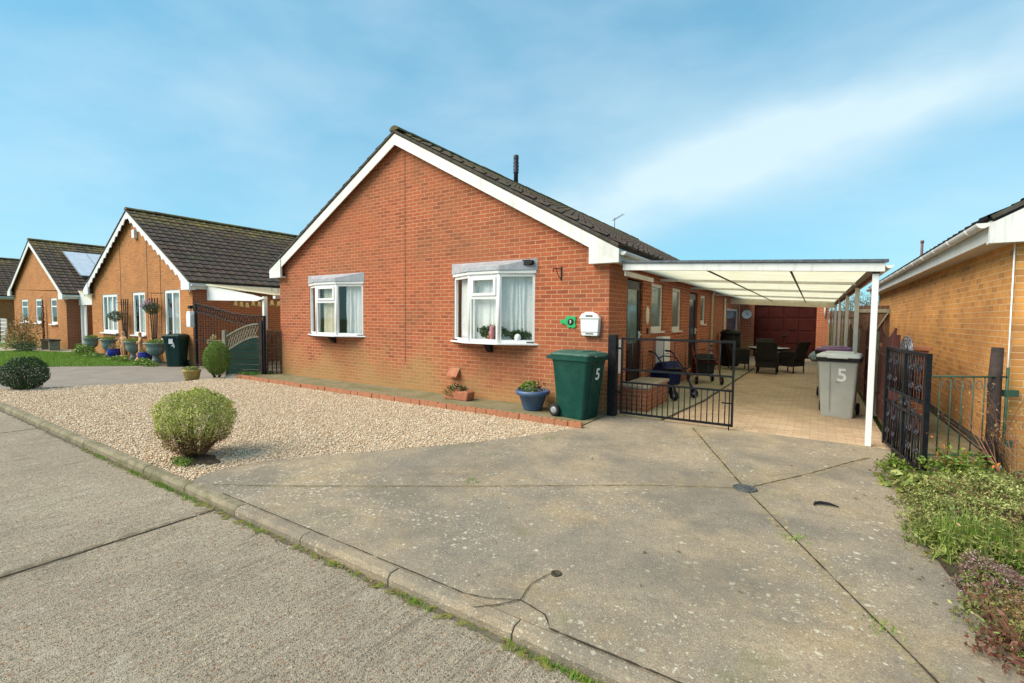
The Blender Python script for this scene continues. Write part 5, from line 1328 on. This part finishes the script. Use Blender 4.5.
t = plant('broadleaf_clump', 'light green broad leaved clump spilling onto the driveway edge', (.84, 5.72, .01)); clump(t, 'leaf_lime', (.20, .26, .14), 420, .085, 3, .35, aspect=.55)
t = plant('broadleaf_clump', 'small straggly green weeds between the ornate gate foot and the driveway', (.80, 6.45, .01)); clump(t, 'leaf_mid', (.16, .28, .09), 380, .05, 4, .35); clump(t, 'fallen', (.2, .3, .04), 160, .04, 5, .35, name='dead_leaves')
t = plant('hebe_shrub', 'big mounded shrub with pale yellow green tips in the middle of the right bed', (1.24, 5.05, SZ)); clump(t, 'leaf_hebe', (.46, .44, .34), 9500, .024, 6, .22, aspect=.42, flat=.35, hollow=.7); clump(t, 'dead', (.42, .40, .28), 500, .03, 26, .3, name='dead_leaves'); twigs(t, 12, .42, .8, 'stem', rad=.005)
t = plant('hebe_shrub', 'second pale tipped shrub mound at the right picture edge behind the heather', (1.85, 4.75, SZ)); clump(t, 'leaf_hebe', (.42, .45, .34), 6800, .025, 7, .25, aspect=.42, flat=.35, hollow=.7); twigs(t, 9, .46, .8, 'twig', rad=.005)
t = plant('feathery_plant', 'feathery fresh green plant between the mounded shrub and the heather', (1.00, 4.28, SZ)); clump(t, 'leaf_lime', (.32, .26, .20), 3800, .05, 8, .3, aspect=.22)
P = np.c_[rng.normal(0, .14, (700, 2)), np.full(700, .0)]; blades('fronds', P, .24, 'leaf_mid', .008, .9, t)
t = plant('feathery_plant', 'ferny mid green clump behind the pink heather', (1.52, 3.98, SZ)); clump(t, 'leaf_mid', (.30, .26, .22), 3000, .045, 9, .3, aspect=.25)
t = plant('heather', 'low pink and mauve heather mound beside the driveway', (.98, 3.80, SZ)); clump(t, 'heather', (.22, .24, .15), 4600, .014, 10, .2, aspect=.5, hollow=.7); clump(t, 'leaf_mid', (.2, .22, .11), 900, .018, 11, .2, name='green_shoots')
t = plant('heather', 'browner heather patch nearer the camera at the right edge', (1.10, 3.42, SZ)); clump(t, 'leaf_bronze', (.24, .22, .14), 3600, .016, 12, .25); clump(t, 'heather', (.22, .2, .14), 900, .013, 13, .25, name='flowers')
t = plant('withered_perennial', 'withered brown and yellow perennial stems at the bottom right corner', (.96, 3.12, SZ)); clump(t, 'leaf_lime', (.15, .14, .16), 800, .022, 14, .3, aspect=.35); clump(t, 'dead', (.24, .22, .07), 700, .035, 15, .35, name='dead_leaves'); twigs(t, 16, .30, 1.0, 'twig', rad=.004, tipmat='dead')
t = plant('twiggy_shrub', 'bare brown twiggy shrub with a few pale dry leaves in front of the green railing', (1.62, 6.18, SZ), 'shrub'); twigs(t, 13, .80, .75, 'twig', depth=2, rad=.008, tipmat='leaf_bronze', tsize=.026)
t = plant('fern_clump', 'drooping bronze fern fronds beside the twiggy shrub', (2.0, 5.6, SZ)); P = np.c_[rng.normal(0, .10, (500, 2)), np.full(500, .0)]; blades('fronds', P, .45, 'leaf_bronze', .012, 1.4, t); clump(t, 'leaf_mid', (.4, .4, .14), 1500, .05, 17, .3)
P = scatter([(.82, 6.6), (.80, 5.3), (.78, 4.3), (.86, 3.4), (1.1, 2.5), (4.5, 2.4), (4.5, 6.8), (1.9, 6.8)], 5200)
o = leaves('ground_cover', np.c_[P, rng.uniform(.03, .10, 5200)], .04, 'leaf_grey', None, aspect=.5); tag(o, 'low mixed ground cover leaves over the soil of the right hand bed', 'ground cover', kind='stuff')
P = np.c_[rng.normal(.88, .08, 420), rng.uniform(2.7, 5.2, 420), np.full(420, .032)]; P[:, 0] += (P[:, 1] < 3.4) * .08
o = leaves('dead_leaf_litter', P, .035, 'dead', None, np.tile([0, 0, 1.], (420, 1)), bias=.7); tag(o, 'dark red dead leaves along the edge of the driveway and flower bed', 'leaves', kind='stuff')

for x_, y_, lab in ((.84, 4.75, 'low green creeping plant at the driveway edge beside the large mounded shrub'), (.90, 3.42, 'creeping yellow green edge plant between the heather and the withered stems'), (.82, 5.25, 'small creeping plant below the broad leaved clump')):
    t = plant('creeping_plant', lab, (x_, y_, .01)); clump(t, 'leaf_grey', (.17, .30, .09), 900, .028, int(x_ * 100 + y_ * 10), .35); clump(t, 'leaf_lime', (.15, .27, .10), 380, .026, int(y_ * 10), .35, name='fresh_leaves')
for x_, y_, lab in ((1.3, 4.7, 'long bare stalks leaning out of the large mounded shrub'), (1.35, 3.6, 'dry stalks leaning over the brown heather'), (1.9, 5.3, 'dry stalks near the bronze fern at the right edge')):
    t = plant('dry_stalks', lab, (x_, y_, SZ)); twigs(t, 7, .55, 1.1, 'twig', depth=1, rad=.0045, tipmat='leaf_bronze', tsize=.022)

# ------------------------------------------------------------------ right neighbour
nb = house('ochre brick neighbouring bungalow with dark roof and white eaves at the right edge', 'bungalow', 1.80, 11.3, 7.2, 20.0, 2.72, 5.5, 6.55, 'brick_neigh', 'brick_neigh', 'tile_dark', eave=.24, verge=.16, roll=.3, gup=.055)
O = nb.location.copy()
mb = MB(O); mb.tube([(1.775, 7.17, 2.45), (1.78, 7.17, 1.2), (1.775, 7.17, .1)], .007, 6); mb.build('cable', 'white', nb)
mb = MB(O); mb.tube([(1.9, 13.4, 2.7), (1.9, 13.4, 3.34)], .024, 8); mb.lathe([(.03, 3.3), (.034, 3.33), (.02, 3.36)], (1.9, 13.4, 0), 10); mb.build('vent_pipe', plain('rust_pipe', (.18, .09, .09)), nb)
mb = MB(O); mb.box((1.785, 7.3, -.05), (1.798, 19.9, .14)); mb.build('plinth', 'mortar', nb)

# ------------------------------------------------------------------ left neighbour (number 4)
def fwin(root, xl, xr, yf, z0, z1, cols=2, top=None, glass='glass', cur='curtain', nm='front_window'):
    O = root.location.copy(); mb = MB(O); P = lambda s, z, d: (xl + s, yf + .02 + d, z0 + z)
    W, H = xr - xl, z1 - z0; fw = .11; bx = frame(mb, P, W, H, fw, .05)
    for k in range(1, cols): u = W * k / cols; bx(u - .05, u + .05, fw, H - fw)
    if top: bx(fw, W - fw, H * top - .03, H * top + .03, -.004, .045)
    fr = mb.build(nm, 'upvc', root)
    mg = MB(O); mg.quad((xl + .05, yf + .05, z0 + .05), (xr - .05, yf + .05, z0 + .05), (xr - .05, yf + .05, z1 - .05), (xl + .05, yf + .05, z1 - .05)); mg.build('pane', glass, fr, fixn=False)
    ms = MB(O); ms.box((xl - .06, yf - .10, z0 - .05), (xr + .06, yf - .002, z0 - .002)); ms.build('sill', 'upvc', fr, bevel=.004)
    curtain('curtain', lambda s, z, d: (xl + .06 + s, yf + .22 + d, z), W - .12, z0 + .04, z1 - .04, fr, cur, 5, .03, O)
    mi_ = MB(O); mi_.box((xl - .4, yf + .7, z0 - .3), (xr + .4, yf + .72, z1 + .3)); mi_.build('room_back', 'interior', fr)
    return fr
W4 = [(-25.0, -23.35, .86, 2.42), (-21.85, -20.70, .84, 2.44), (-19.08, -17.90, .78, 2.46)]
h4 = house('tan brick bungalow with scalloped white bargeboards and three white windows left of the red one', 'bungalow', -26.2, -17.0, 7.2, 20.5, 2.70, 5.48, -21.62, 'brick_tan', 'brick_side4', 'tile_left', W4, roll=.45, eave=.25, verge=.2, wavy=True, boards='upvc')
fwin(h4, *W4[0][:2], 7.2, W4[0][2], W4[0][3], 3); fwin(h4, *W4[1][:2], 7.2, W4[1][2], W4[1][3], 2); fwin(h4, *W4[2][:2], 7.2, W4[2][2], W4[2][3], 2)
O = h4.location.copy(); mb = MB(O); mb.box((-21.42, 7.08, 4.42), (-21.18, 7.198, 4.74)); mb.build('alarm_box', 'white', h4, bevel=.02)
for xx in (-22.95, -20.45, -19.35): mb = MB(O); mb.box((xx, 7.192, 0), (xx + .02, 7.197, zt_ if (zt_ := 5.38 - .6 * abs(xx + 21.62)) else 3)); mb.build('movement_joint', 'mortar', h4)
# carport of number 4
c4 = thing('carport', 'white fronted flat carport between the tan bungalow and the red one', 'carport', (-14.5, 7.6, 0)); O = c4.location.copy()
mb = MB(O); mb.prism([(-16.70, 2.09), (-13.75, 2.03), (-13.35, 2.10), (-14.0, 2.22), (-16.70, 2.56)], 1, 7.50, 7.54); mb.build('fascia_board', 'upvc', c4)
mb = MB(O); mb.prism([(-16.72, 2.58), (-12.75, 2.18), (-12.75, 2.22), (-16.72, 2.62)], 1, 7.45, 15.8); mb.build('roof_sheet', 'poly', c4)
mb = MB(O); mb.box((-13.55, 7.56, -.06), (-13.45, 7.66, 2.16)); mb.build('post', 'upvc', c4)
mb = MB(O); mb.box((-12.80, 7.45, 2.08), (-12.68, 15.8, 2.16)); mb.build('gutter', 'upvc_old', c4)
g4 = thing('garage', 'tan brick garage at the far end of the left hand carport', 'garage', (-14.4, 16, 0)); O = g4.location.copy()
mb = MB(O); mb.box((-16.7, 16.0, -.1), (-12.6, 20, 2.3)); mb.build('wall', 'brick_tan', g4)
mb = MB(O); mb.box((-15.6, 15.96, -.05), (-13.3, 15.995, 2.0)); 
for k in range(7): mb.box((-15.55, 15.93, .02 + k * .28), (-13.35, 15.962, .26 + k * .28))
mb.build('garage_door', 'garage', g4, bevel=.005)
mb = MB(O); mb.box((-16.75, 15.8, 2.302), (-12.55, 20.1, 2.42)); mb.build('roof', 'mortar', g4)
# row of hanging bells under that carport
bl = None
for k in range(8):
    x_ = -16.3 + k * .36; lab = ['first', 'second', 'third', 'fourth', 'fifth', 'sixth', 'seventh', 'eighth'][k] + ' pale bell ornament from the left hanging under the left carport'
    if bl is None:
        bl = thing('hanging_bell', lab, 'ornament', (x_, 8.2, 1.92), 0, 'bells hanging under the left carport')
        mb = MB(); mb.lathe([(.02, .16), (.04, .13), (.05, .05), (.075, .0), (.06, .0)], (0, 0, 0), 12); mb.build('bell', plain('pale_gold', (.6, .45, .2)), bl)
        mb = MB(); mb.tube([(0, 0, .16), (0, 0, .55)], .006, 5); mb.build('cord', 'black', bl)
    else: dup(bl, (x_, 8.2, 1.92 - .03 * (k % 3)), 0, lab)

# iron arch gate of number 4
ig = thing('iron_gate', 'tall black iron gate with lattice top rail sweeping down behind the yellow green bush', 'gate', (-15.9, 6.95, -.06)); O = ig.location.copy()
mb = MB(O); mb.box((-16.38, 6.97, -.06), (-16.31, 7.03, 2.0)); mb.build('gate_post', 'black_metal', ig)
mb = MB(O); mb.box((-12.49, 6.97, -.06), (-12.43, 7.03, 1.60)); mb.build('gate_post', 'black_metal', ig)
def tz(x): t = (x + 16.3) / 3.85; return 1.96 - .36 * (3 * t * t - 2 * t ** 3) - .06 * math.sin(t * math.pi)
N = 28; xs_ = [-16.31 + 3.82 * k / N for k in range(N + 1)]
mb = MB(O); mb.tube([(x, 6.96, tz(x)) for x in xs_], .016, 6); mb.tube([(x, 6.96, tz(x) - .26) for x in xs_], .014, 6); mb.build('top_rail', 'black_metal', ig)
mb = MB(O)
for k in range(N):
    a, b = xs_[k], xs_[k + 1]; mb.tube([(a, 6.96, tz(a)), (b, 6.96, tz(b) - .26)], .009, 5); mb.tube([(a, 6.96, tz(a) - .26), (b, 6.96, tz(b))], .009, 5)
mb.build('lattice', 'black_metal', ig)
for k in range(1, 22):
    x = -16.31 + 3.82 * k / 22; mb = MB(O); mb.tube([(x, 6.96, .05), (x, 6.96, tz(x) - .26)], .008, 5); mb.build('bar', 'black_metal', ig)
mb = MB(O); mb.box((-16.31, 6.95, .04), (-12.49, 6.975, .075)); mb.box((-16.31, 6.95, .80), (-12.49, 6.975, .83)); mb.build('rail', 'black_metal', ig)
# green bow-top fence panel
gf = thing('fence_panel', 'green boarded fence panel with arched trellis top left of the red bungalow corner', 'fence', (-13.08, 6.75, -.03), math.atan2(.42, .98)); W = 1.02
mb = MB(); n = 7
for k in range(n):
    pts_ = []; z0, z1 = .02 + k * .145, .02 + (k + 1) * .145 - .012
    def tp(u): return .62 + .42 * math.sin(math.pi * .5 * u / W)
    us = [-W / 2 + W * j / 12 for j in range(13)]; up_ = [(u, min(z1, max(z0, tp(u + W / 2)))) for u in us]
    if k * .145 > .62 and up_[0][1] - z0 < .001: up_ = [p for p in up_ if p[1] > z0 + .002]
    if len(up_) > 2: mb.prism([(up_[0][0], z0), (up_[-1][0], z0)] + up_[::-1], 1, -.012 - .01 * (k % 2), .01)
mb.build('boards', 'fence_green', gf)
mb = MB(); arch_ = [(-W / 2 + W * j / 12, 0, 1.05 + .36 * math.sin(math.pi * .5 * j / 12)) for j in range(13)]
for a, b in zip(arch_[:-1], arch_[1:]): mb.bar(a, b, .05, .04)
low_ = [(-W / 2 + W * j / 12, 0, .64 + .42 * math.sin(math.pi * .5 * j / 12)) for j in range(13)]
for a, b in zip(low_[:-1], low_[1:]): mb.bar(a, b, .04, .03)
mb.build('arched_rail', 'post_grey', gf)
mb = MB()
for j in range(0, 11, 1):
    a, b = low_[j], arch_[j + 2]; mb.bar(a, b, .012, .02)
    if j > 0: a, b = low_[j + 1], arch_[max(0, j - 1)]; mb.bar((a[0], .01, a[2]), (b[0], .01, b[2]), .012, .02)
mb.build('trellis', 'post_grey', gf)
for u, h in ((-W / 2 - .05, 1.22), (W / 2 + .05, 1.50)): mb = MB(); mb.box((u - .05, -.05, -.05), (u + .05, .05, h)); mb.build('post', 'post_grey' if u < 0 else 'post_dark', gf, bevel=.006)
wf = thing('woven_hurdle', 'brown woven hurdle panel between the green fence and the red bungalow corner', 'fence', (-12.42, 7.30, 0), math.atan2(.25, .4))
mb = MB()
for k in range(5): mb.tube([(-.24 + .12 * k, 0, 0), (-.24 + .12 * k, 0, 1.22)], .014, 6)
for r_ in range(31):
    mb.tube([(-.27 + .06 * k, .018 * (1 if (k + r_) % 2 else -1), .03 + r_ * .038) for k in range(10)], .013, 5)
mb.build('weave', 'fence_brown', wf)
o = thing('rock', 'pale rounded rock at the foot of the green fence post', 'rock', (-12.58, 6.25, -.03))
bm = bmesh.new(); bmesh.ops.create_icosphere(bm, subdivisions=3, radius=1); V = np.array([v.co for v in bm.verts]); L = lumpy(V, .14, 9)
for v, l_ in zip(bm.verts, L): v.co = Vector((v.co.x * .3 * l_, v.co.y * .2 * l_, max(-.02, v.co.z * .12 * l_)))
me = bpy.data.meshes.new('stone'); bm.to_mesh(me); bm.free(); me.materials.append(M['stone_cap']); q = bpy.data.objects.new('stone', me); COL.objects.link(q); q.parent = o
o = thing('stone_pot', 'ochre stone pot with yellow green plant at the gravel edge by the iron gate', 'plant pot', (-13.12, 5.5, -.04))
mb = MB(); mb.lathe([(.14, 0), (.16, .05), (.19, .22), (.21, .24), (.20, .27), (.001, .24)], (0, 0, 0), 18); mb.build('pot', 'ochre_pot', o); leafball(o, (0, 0, .29), (.18, .17, .07), 420, .045, 'leaf_lime', 12)
o = thing('hanging_sign_box', 'white box hanging from a black bracket near the left iron gate post', 'box', (-16.6, 6.98, 1.22))
mb = MB(); mb.prism([(-.13, 0), (.13, 0), (.15, .38), (.09, .50), (-.09, .50), (-.15, .38)], 1, -.09, .09); mb.build('box', 'white', o, bevel=.02)
mb = MB(); mb.tube([(0, 0, .5), (0, 0, .62), (.33, 0, .62)], .015, 6); mb.box((-.1, -.05, .58), (.06, .05, .68)); mb.build('bracket', 'black_metal', o)
o = thing('globe_flowers', 'cluster of cream globe flowers behind the left iron gate', 'plant', (-15.9, 7.25, -.06))
mb = MB()
for a, b, z in ((-.16, 0, .82), (.0, .05, .98), (.12, 0, .80), (.34, .05, .82), (.26, .1, .68)):
    mb.tube([(a * .3, b, 0), (a, b, z)], .012, 5)
mb.build('stems', 'stem', o)
for i, (a, b, z) in enumerate(((-.16, 0, .82), (.0, .05, .98), (.12, 0, .80), (.34, .05, .82), (.26, .1, .68))): leafball(o, (a, b, z), (.085, .085, .085), 140, .04, 'petal_pale', 20 + i, name='flower_head')
leafball(o, (0, 0, .35), (.35, .2, .35), 500, .06, 'leaf_mid', 31)

# garden ornaments in front of number 4
GZ = -.06
def urn(label, loc, dup_of=None):
    if dup_of: return dup(dup_of, loc, 0, label)
    t = thing('garden_urn', label, 'urn', loc, 0, 'stone urns before the tan bungalow')
    mb = MB(); mb.box((-.15, -.15, 0), (.15, .15, .06)); mb.lathe([(.13, .062), (.09, .14), (.065, .24), (.11, .29), (.19, .36), (.22, .50), (.21, .60), (.29, .66), (.30, .69), (.26, .69), (.001, .64)], (0, 0, 0), 22); mb.build('bowl', 'urn', t)
    leafball(t, (0, 0, .72), (.22, .22, .09), 320, .06, 'leaf_mid', 41); return t
u1 = urn('grey green stone urn nearest the left window of the tan bungalow', (-23.07, 6.8, GZ))
urn('grey green stone urn between the two sand coloured statues', (-20.7, 6.8, GZ), u1)
u3 = urn('grey green stone urn beside the dark green number 4 bin', (-18.79, 6.8, GZ), u1); u3.scale = (1.2, 1.2, 1.02)
urn('grey green urn at the far left corner of the tan bungalow', (-24.94, 6.8, GZ), u1)
leafball(thing('corner_plants', 'low green plants around the urn at the left corner of the tan bungalow', 'plant', (-24.6, 6.45, GZ)), (0, 0, .2), (.5, .3, .28), 900, .08, 'leaf_mid', 47)
def cpot(label, loc, d_=None):
    if d_: return dup(d_, loc, 0, label)
    t = thing('glazed_pot', label, 'plant pot', loc, 0, 'cobalt pots before the tan bungalow'); mb = MB(); mb.lathe([(.13, 0), (.19, .12), (.21, .28), (.19, .33), (.21, .36), (.17, .36), (.001, .32)], (0, 0, 0), 20); mb.build('pot', 'cobalt', t)
    leafball(t, (0, 0, .42), (.17, .17, .1), 160, .06, 'leaf_bronze', 44); return t
p1 = cpot('cobalt blue pot to the left of the first statue', (-22.36, 6.75, GZ)); cpot('cobalt blue pot between the second statue and the right urn', (-19.53, 6.75, GZ), p1)
def statue(label, loc, rz):
    t = thing('garden_statue', label, 'statue', loc, rz, 'sand coloured statues before the tan bungalow')
    me = bpy.data.meshes.new('figure'); J = {}
    pts_ = [(0, 0, .50, .085), (0, 0, .60, .075), (.01, 0, .70, .095), (0, 0, .80, .05), (0, -.01, .86, .042), (0, -.015, .92, .062), (0, -.01, .97, .045),
            (-.05, 0, .44, .07), (-.055, -.02, .28, .05), (-.05, 0, .13, .04), (.05, 0, .44, .07), (.065, -.03, .28, .05), (.05, -.01, .13, .04),
            (-.11, 0, .74, .035), (-.15, -.04, .62, .03), (-.06, -.11, .58, .026), (.11, 0, .74, .035), (.15, -.03, .62, .03), (.05, -.11, .66, .026)]
    ed_ = [(0, 1), (1, 2), (2, 3), (3, 4), (4, 5), (5, 6), (0, 7), (7, 8), (8, 9), (0, 10), (10, 11), (11, 12), (2, 13), (13, 14), (14, 15), (2, 16), (16, 17), (17, 18)]
    me.from_pydata([p[:3] for p in pts_], ed_, []); tmp = bpy.data.objects.new('tmp', me); COL.objects.link(tmp)
    tmp.modifiers.new('s', 'SKIN')
    sv = me.skin_vertices[0].data
    for i, p in enumerate(pts_): sv[i].radius = (p[3], p[3] * .85)
    sv[0].use_root = True; tmp.modifiers.new('d', 'SUBSURF').levels = 1
    dg = bpy.context.evaluated_depsgraph_get(); m2 = bpy.data.meshes.new_from_object(tmp.evaluated_get(dg)); bpy.data.objects.remove(tmp); m2.name = 'figure'; m2.materials.clear(); m2.materials.append(M['sandstone'])
    for p_ in m2.polygons: p_.use_smooth = True
    q = bpy.data.objects.new('figure', m2); COL.objects.link(q); q.parent = t
    mb = MB(); mb.lathe([(.17, 0), (.17, .06), (.14, .08), (.13, .13)], (0, 0, 0), 16); mb.build('plinth', 'sandstone', t); t.scale = (1.05, 1.05, 1.08); return t
s1 = statue('sand coloured classical statue beside the left cobalt pot', (-21.58, 6.8, GZ), R(20)); dup(s1, (-20.04, 6.8, GZ), R(-15), 'sand coloured classical statue between the middle urn and right cobalt pot')
t1 = thing('trellis', 'brown obelisk trellis between the left and middle windows of the tan bungalow', 'trellis', (-22.25, 7.08, GZ), 0, 'trellises on the tan bungalow')
mb = MB()
for x in (-.22, -.07, .07, .22): mb.bar((x * .35, 0, 0), (x * 1.5, 0, 2.25), .03, .03)
for z in (.5, .9, 1.3, 1.7, 2.05): w_ = .08 + .1 * z; mb.bar((-w_ * 1.15, -.02, z), (w_ * 1.15, -.02, z), .025, .03)
mb.build('lattice', 'post_dark', t1); dup(t1, (-19.65, 7.08, GZ), 0, 'brown fan trellis between the middle and right windows of the tan bungalow')
b1 = thing('topiary_ball', 'dark green hanging topiary ball before the left window of the tan bungalow', 'topiary', (-22.28, 6.8, 1.54), 0, 'hanging balls'); leafball(b1, (0, 0, 0), (.24, .24, .21), 900, .05, 'leaf_dark', 51, amp=.05)
mb = MB(); mb.tube([(0, 0, .2), (0, 0, .5), (.1, .3, .52)], .008, 5); mb.build('chain', 'black', b1)
dup(b1, (-19.03, 6.8, 1.82), 0, 'dark green hanging ball just left of the right window of the tan bungalow')
o = thing('flower_ball', 'mauve hanging flower ball beside the upper green topiary ball', 'topiary', (-19.38, 6.82, 1.93)); leafball(o, (0, 0, 0), (.2, .2, .18), 500, .05, 'petal_pink', 53)
mb = MB(); mb.tube([(0, 0, .15), (0, 0, .42), (.1, .3, .44)], .008, 5); mb.build('chain', 'black', o)
for i, (x, lab) in enumerate(((-23.4, 'leafy green border plants under the left window of the tan bungalow'), (-20.6, 'leafy green border plants by the middle urn and statues'), (-18.4, 'low leafy plants between the right urn and the dark bin'))):
    t = thing('border_plants', lab, 'plant', (x, 6.35, GZ), 0, 'border plants'); leafball(t, (0, 0, .05), (.75, .22, .17), 900, .07, 'leaf_mid', 60 + i)

# ------------------------------------------------------------------ third house with solar panels
W3 = [(-37.3, -36.0, 1.12, 2.38), (-34.6, -33.5, 1.12, 2.38), (-32.0, -31.0, 1.10, 2.38)]
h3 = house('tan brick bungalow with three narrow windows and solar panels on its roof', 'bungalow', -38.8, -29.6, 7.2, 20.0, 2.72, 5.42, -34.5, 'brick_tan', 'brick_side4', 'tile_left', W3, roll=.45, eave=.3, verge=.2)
for w_ in W3: fwin(h3, w_[0], w_[1], 7.2, w_[2], w_[3], 1, .68)
# solar panel array on the right slope
O = h3.location.copy(); zs = lambda x: 5.42 - (5.42 - 2.72) / (4.9 + .3) * (x + 34.5)
mb = MB(O); x0_, x1_ = -33.2, -30.6
mb.add([(x0_, 8.0, zs(x0_) + .14), (x1_, 8.0, zs(x1_) + .14), (x1_, 13.5, zs(x1_) + .14), (x0_, 13.5, zs(x0_) + .14), (x0_, 8.0, zs(x0_) + .10), (x1_, 8.0, zs(x1_) + .10), (x1_, 13.5, zs(x1_) + .10), (x0_, 13.5, zs(x0_) + .10)], [(0, 1, 2, 3), (7, 6, 5, 4), (0, 4, 5, 1), (1, 5, 6, 2), (2, 6, 7, 3), (3, 7, 4, 0)])
sp = mb.build('solar_panel', 'solar', h3)
mb = MB(O)
for k in range(6): y = 8.0 + k * .92; mb.bar((x0_, y, zs(x0_) + .145), (x1_, y, zs(x1_) + .145), .03, .02, up=(0, 0, 1))
mb.build('panel_frame', 'hub', sp)
c3 = thing('carport', 'white gabled carport front right of the bungalow with solar panels', 'carport', (-27.0, 7.8, 0)); O = c3.location.copy()
mb = MB(O); mb.prism([(-29.4, 2.03), (-27.1, 2.03), (-29.4, 2.66)], 1, 7.6, 7.64); mb.build('gable_board', 'upvc', c3)
mb = MB(O); mb.box((-29.35, 7.64, -.05), (-29.2, 7.72, 2.6)); mb.box((-29.15, 7.7, -.05), (-28.85, 7.74, 2.0)); mb.build('post', 'upvc', c3)
mb = MB(O); mb.prism([(-29.4, 2.68), (-27.0, 2.07), (-27.0, 2.11), (-29.4, 2.72)], 1, 7.58, 14); mb.build('roof_sheet', 'poly', c3)
o = thing('wooden_gate', 'dark wooden gate below the far white carport', 'gate', (-26.5, 9.5, 0)); O = o.location.copy(); mb = MB(O)
for k in range(14): mb.box((-29.4 + k * .22, 9.5, -.05), (-29.2 + k * .22, 9.53, 1.55))
mb.build('boards', 'fence_brown', o)
mb = MB(O); mb.box((-29.4, 9.46, 1.2), (-26.4, 9.498, 1.3)); mb.build('rail', 'fence_brown', o)
# shrubs in front of it
t = thing('garden_shrub', 'sprawling bronze and green shrub before the windows of the solar panelled bungalow', 'shrub', (-30.8, 5.9, -.08)); leafball(t, (0, 0, .7), (.9, .6, .75), 1500, .09, 'leaf_bronze', 70, amp=.3); mb = MB(); tips = []
for _ in range(12): branches(mb, (random.uniform(-.3, .3), 0, 0), (random.uniform(-.6, .6), random.uniform(-.3, .3), 1), 1.3, .015, 1, .6, 2, tips)
mb.build('stems', 'stem', t)
t = thing('garden_shrub', 'low dark green shrubs left of the bronze shrub', 'shrub', (-33.2, 6.3, -.08)); leafball(t, (0, 0, .3), (1.3, .5, .42), 1900, .09, 'leaf_grey', 71, amp=.3); leafball(t, (.6, -.2, .25), (.7, .4, .3), 700, .09, 'leaf_mid', 72, amp=.3, name='lighter_foliage')
t = thing('garden_shrub', 'small dark shrub at the lawn edge below the bronze shrub', 'shrub', (-28.7, 5.6, -.08)); leafball(t, (0, 0, .22), (.6, .4, .25), 900, .07, 'leaf_dark', 73, amp=.25)
t = thing('climbing_plant', 'thin dark climber up the wall between the middle and right windows', 'climber', (-32.8, 7.08, -.08)); leafball(t, (0, 0, 1.2), (.15, .06, 1.2), 420, .08, 'dead', 74, amp=.2); mb = MB(); mb.tube([(0, 0, 0), (.05, 0, 1.2), (-.02, 0, 2.4)], .03, 6); mb.build('stem', 'stem', t)
o = thing('white_trellis', 'white lattice screen standing at the left picture edge', 'trellis', (-37.9, 6.6, -.05)); mb = MB()
for k in range(7): mb.bar((-.6 + k * .2, 0, 0), (-.6 + k * .2, 0, 1.35), .035, .03)
for k in range(7): mb.bar((-.62, -.02, .05 + k * .215), (.62, -.02, .05 + k * .215), .03, .035)
mb.build('lattice', 'white', o)
o = thing('garden_bench', 'low grey bench at the right corner of the solar panelled bungalow', 'bench', (-29.6, 6.6, -.05)); mb = MB(); mb.box((-.7, -.2, .42), (.7, .2, .48)); mb.build('seat', 'post_dark', o)
for s_ in (-1, 1): mb = MB(); mb.box((s_ * .6 - .05, -.18, 0), (s_ * .6 + .05, .18, .418)); mb.build('leg', 'post_grey', o)
# fourth house
h1 = house('tan brick bungalow cut off by the left picture edge', 'bungalow', -52.4, -43.9, 7.2, 34.0, 2.72, 5.42, -48.1, 'brick_tan', 'brick_tan', 'tile_left', [], roll=.45, eave=.3, verge=.2)
# far bare trees behind the alley
def tree(label, loc, h, n, mat, seed):
    t = thing('bare_tree', label, 'tree', loc, 0, 'far trees'); random.seed(seed); mb = MB(); tips = []
    mb.tube([(0, 0, 0), (.1, 0, h * .4)], [.16, .11], 8); mb.build('trunk', 'bark', t)
    mb = MB()
    for _ in range(7): a = random.uniform(0, 6.28); branches(mb, (.1, 0, h * .38), (math.cos(a) * .6, math.sin(a) * .6, 1), h * .38, .06, 2, .8, 2, tips, .1, 4)
    P = np.array(tips); P = np.repeat(P, n, 0) + rng.normal(0, h * .035, (len(P) * n, 3)); mb.build('limbs', 'bark', t); leaves('crown', P, .12, mat, t, aspect=.35); return t
tree('pale grey bare tree seen beyond the carport posts', (1.9, 33, -.1), 3.0, 5, 'tree_far', 5)
tree('greenish bare tree behind the tall fence left of the alley', (.3, 36, -.1), 3.2, 5, 'tree_far', 8)
tree('small grey tree beyond the alley gate', (3.2, 39, -.1), 3.2, 5, 'tree_far', 12)
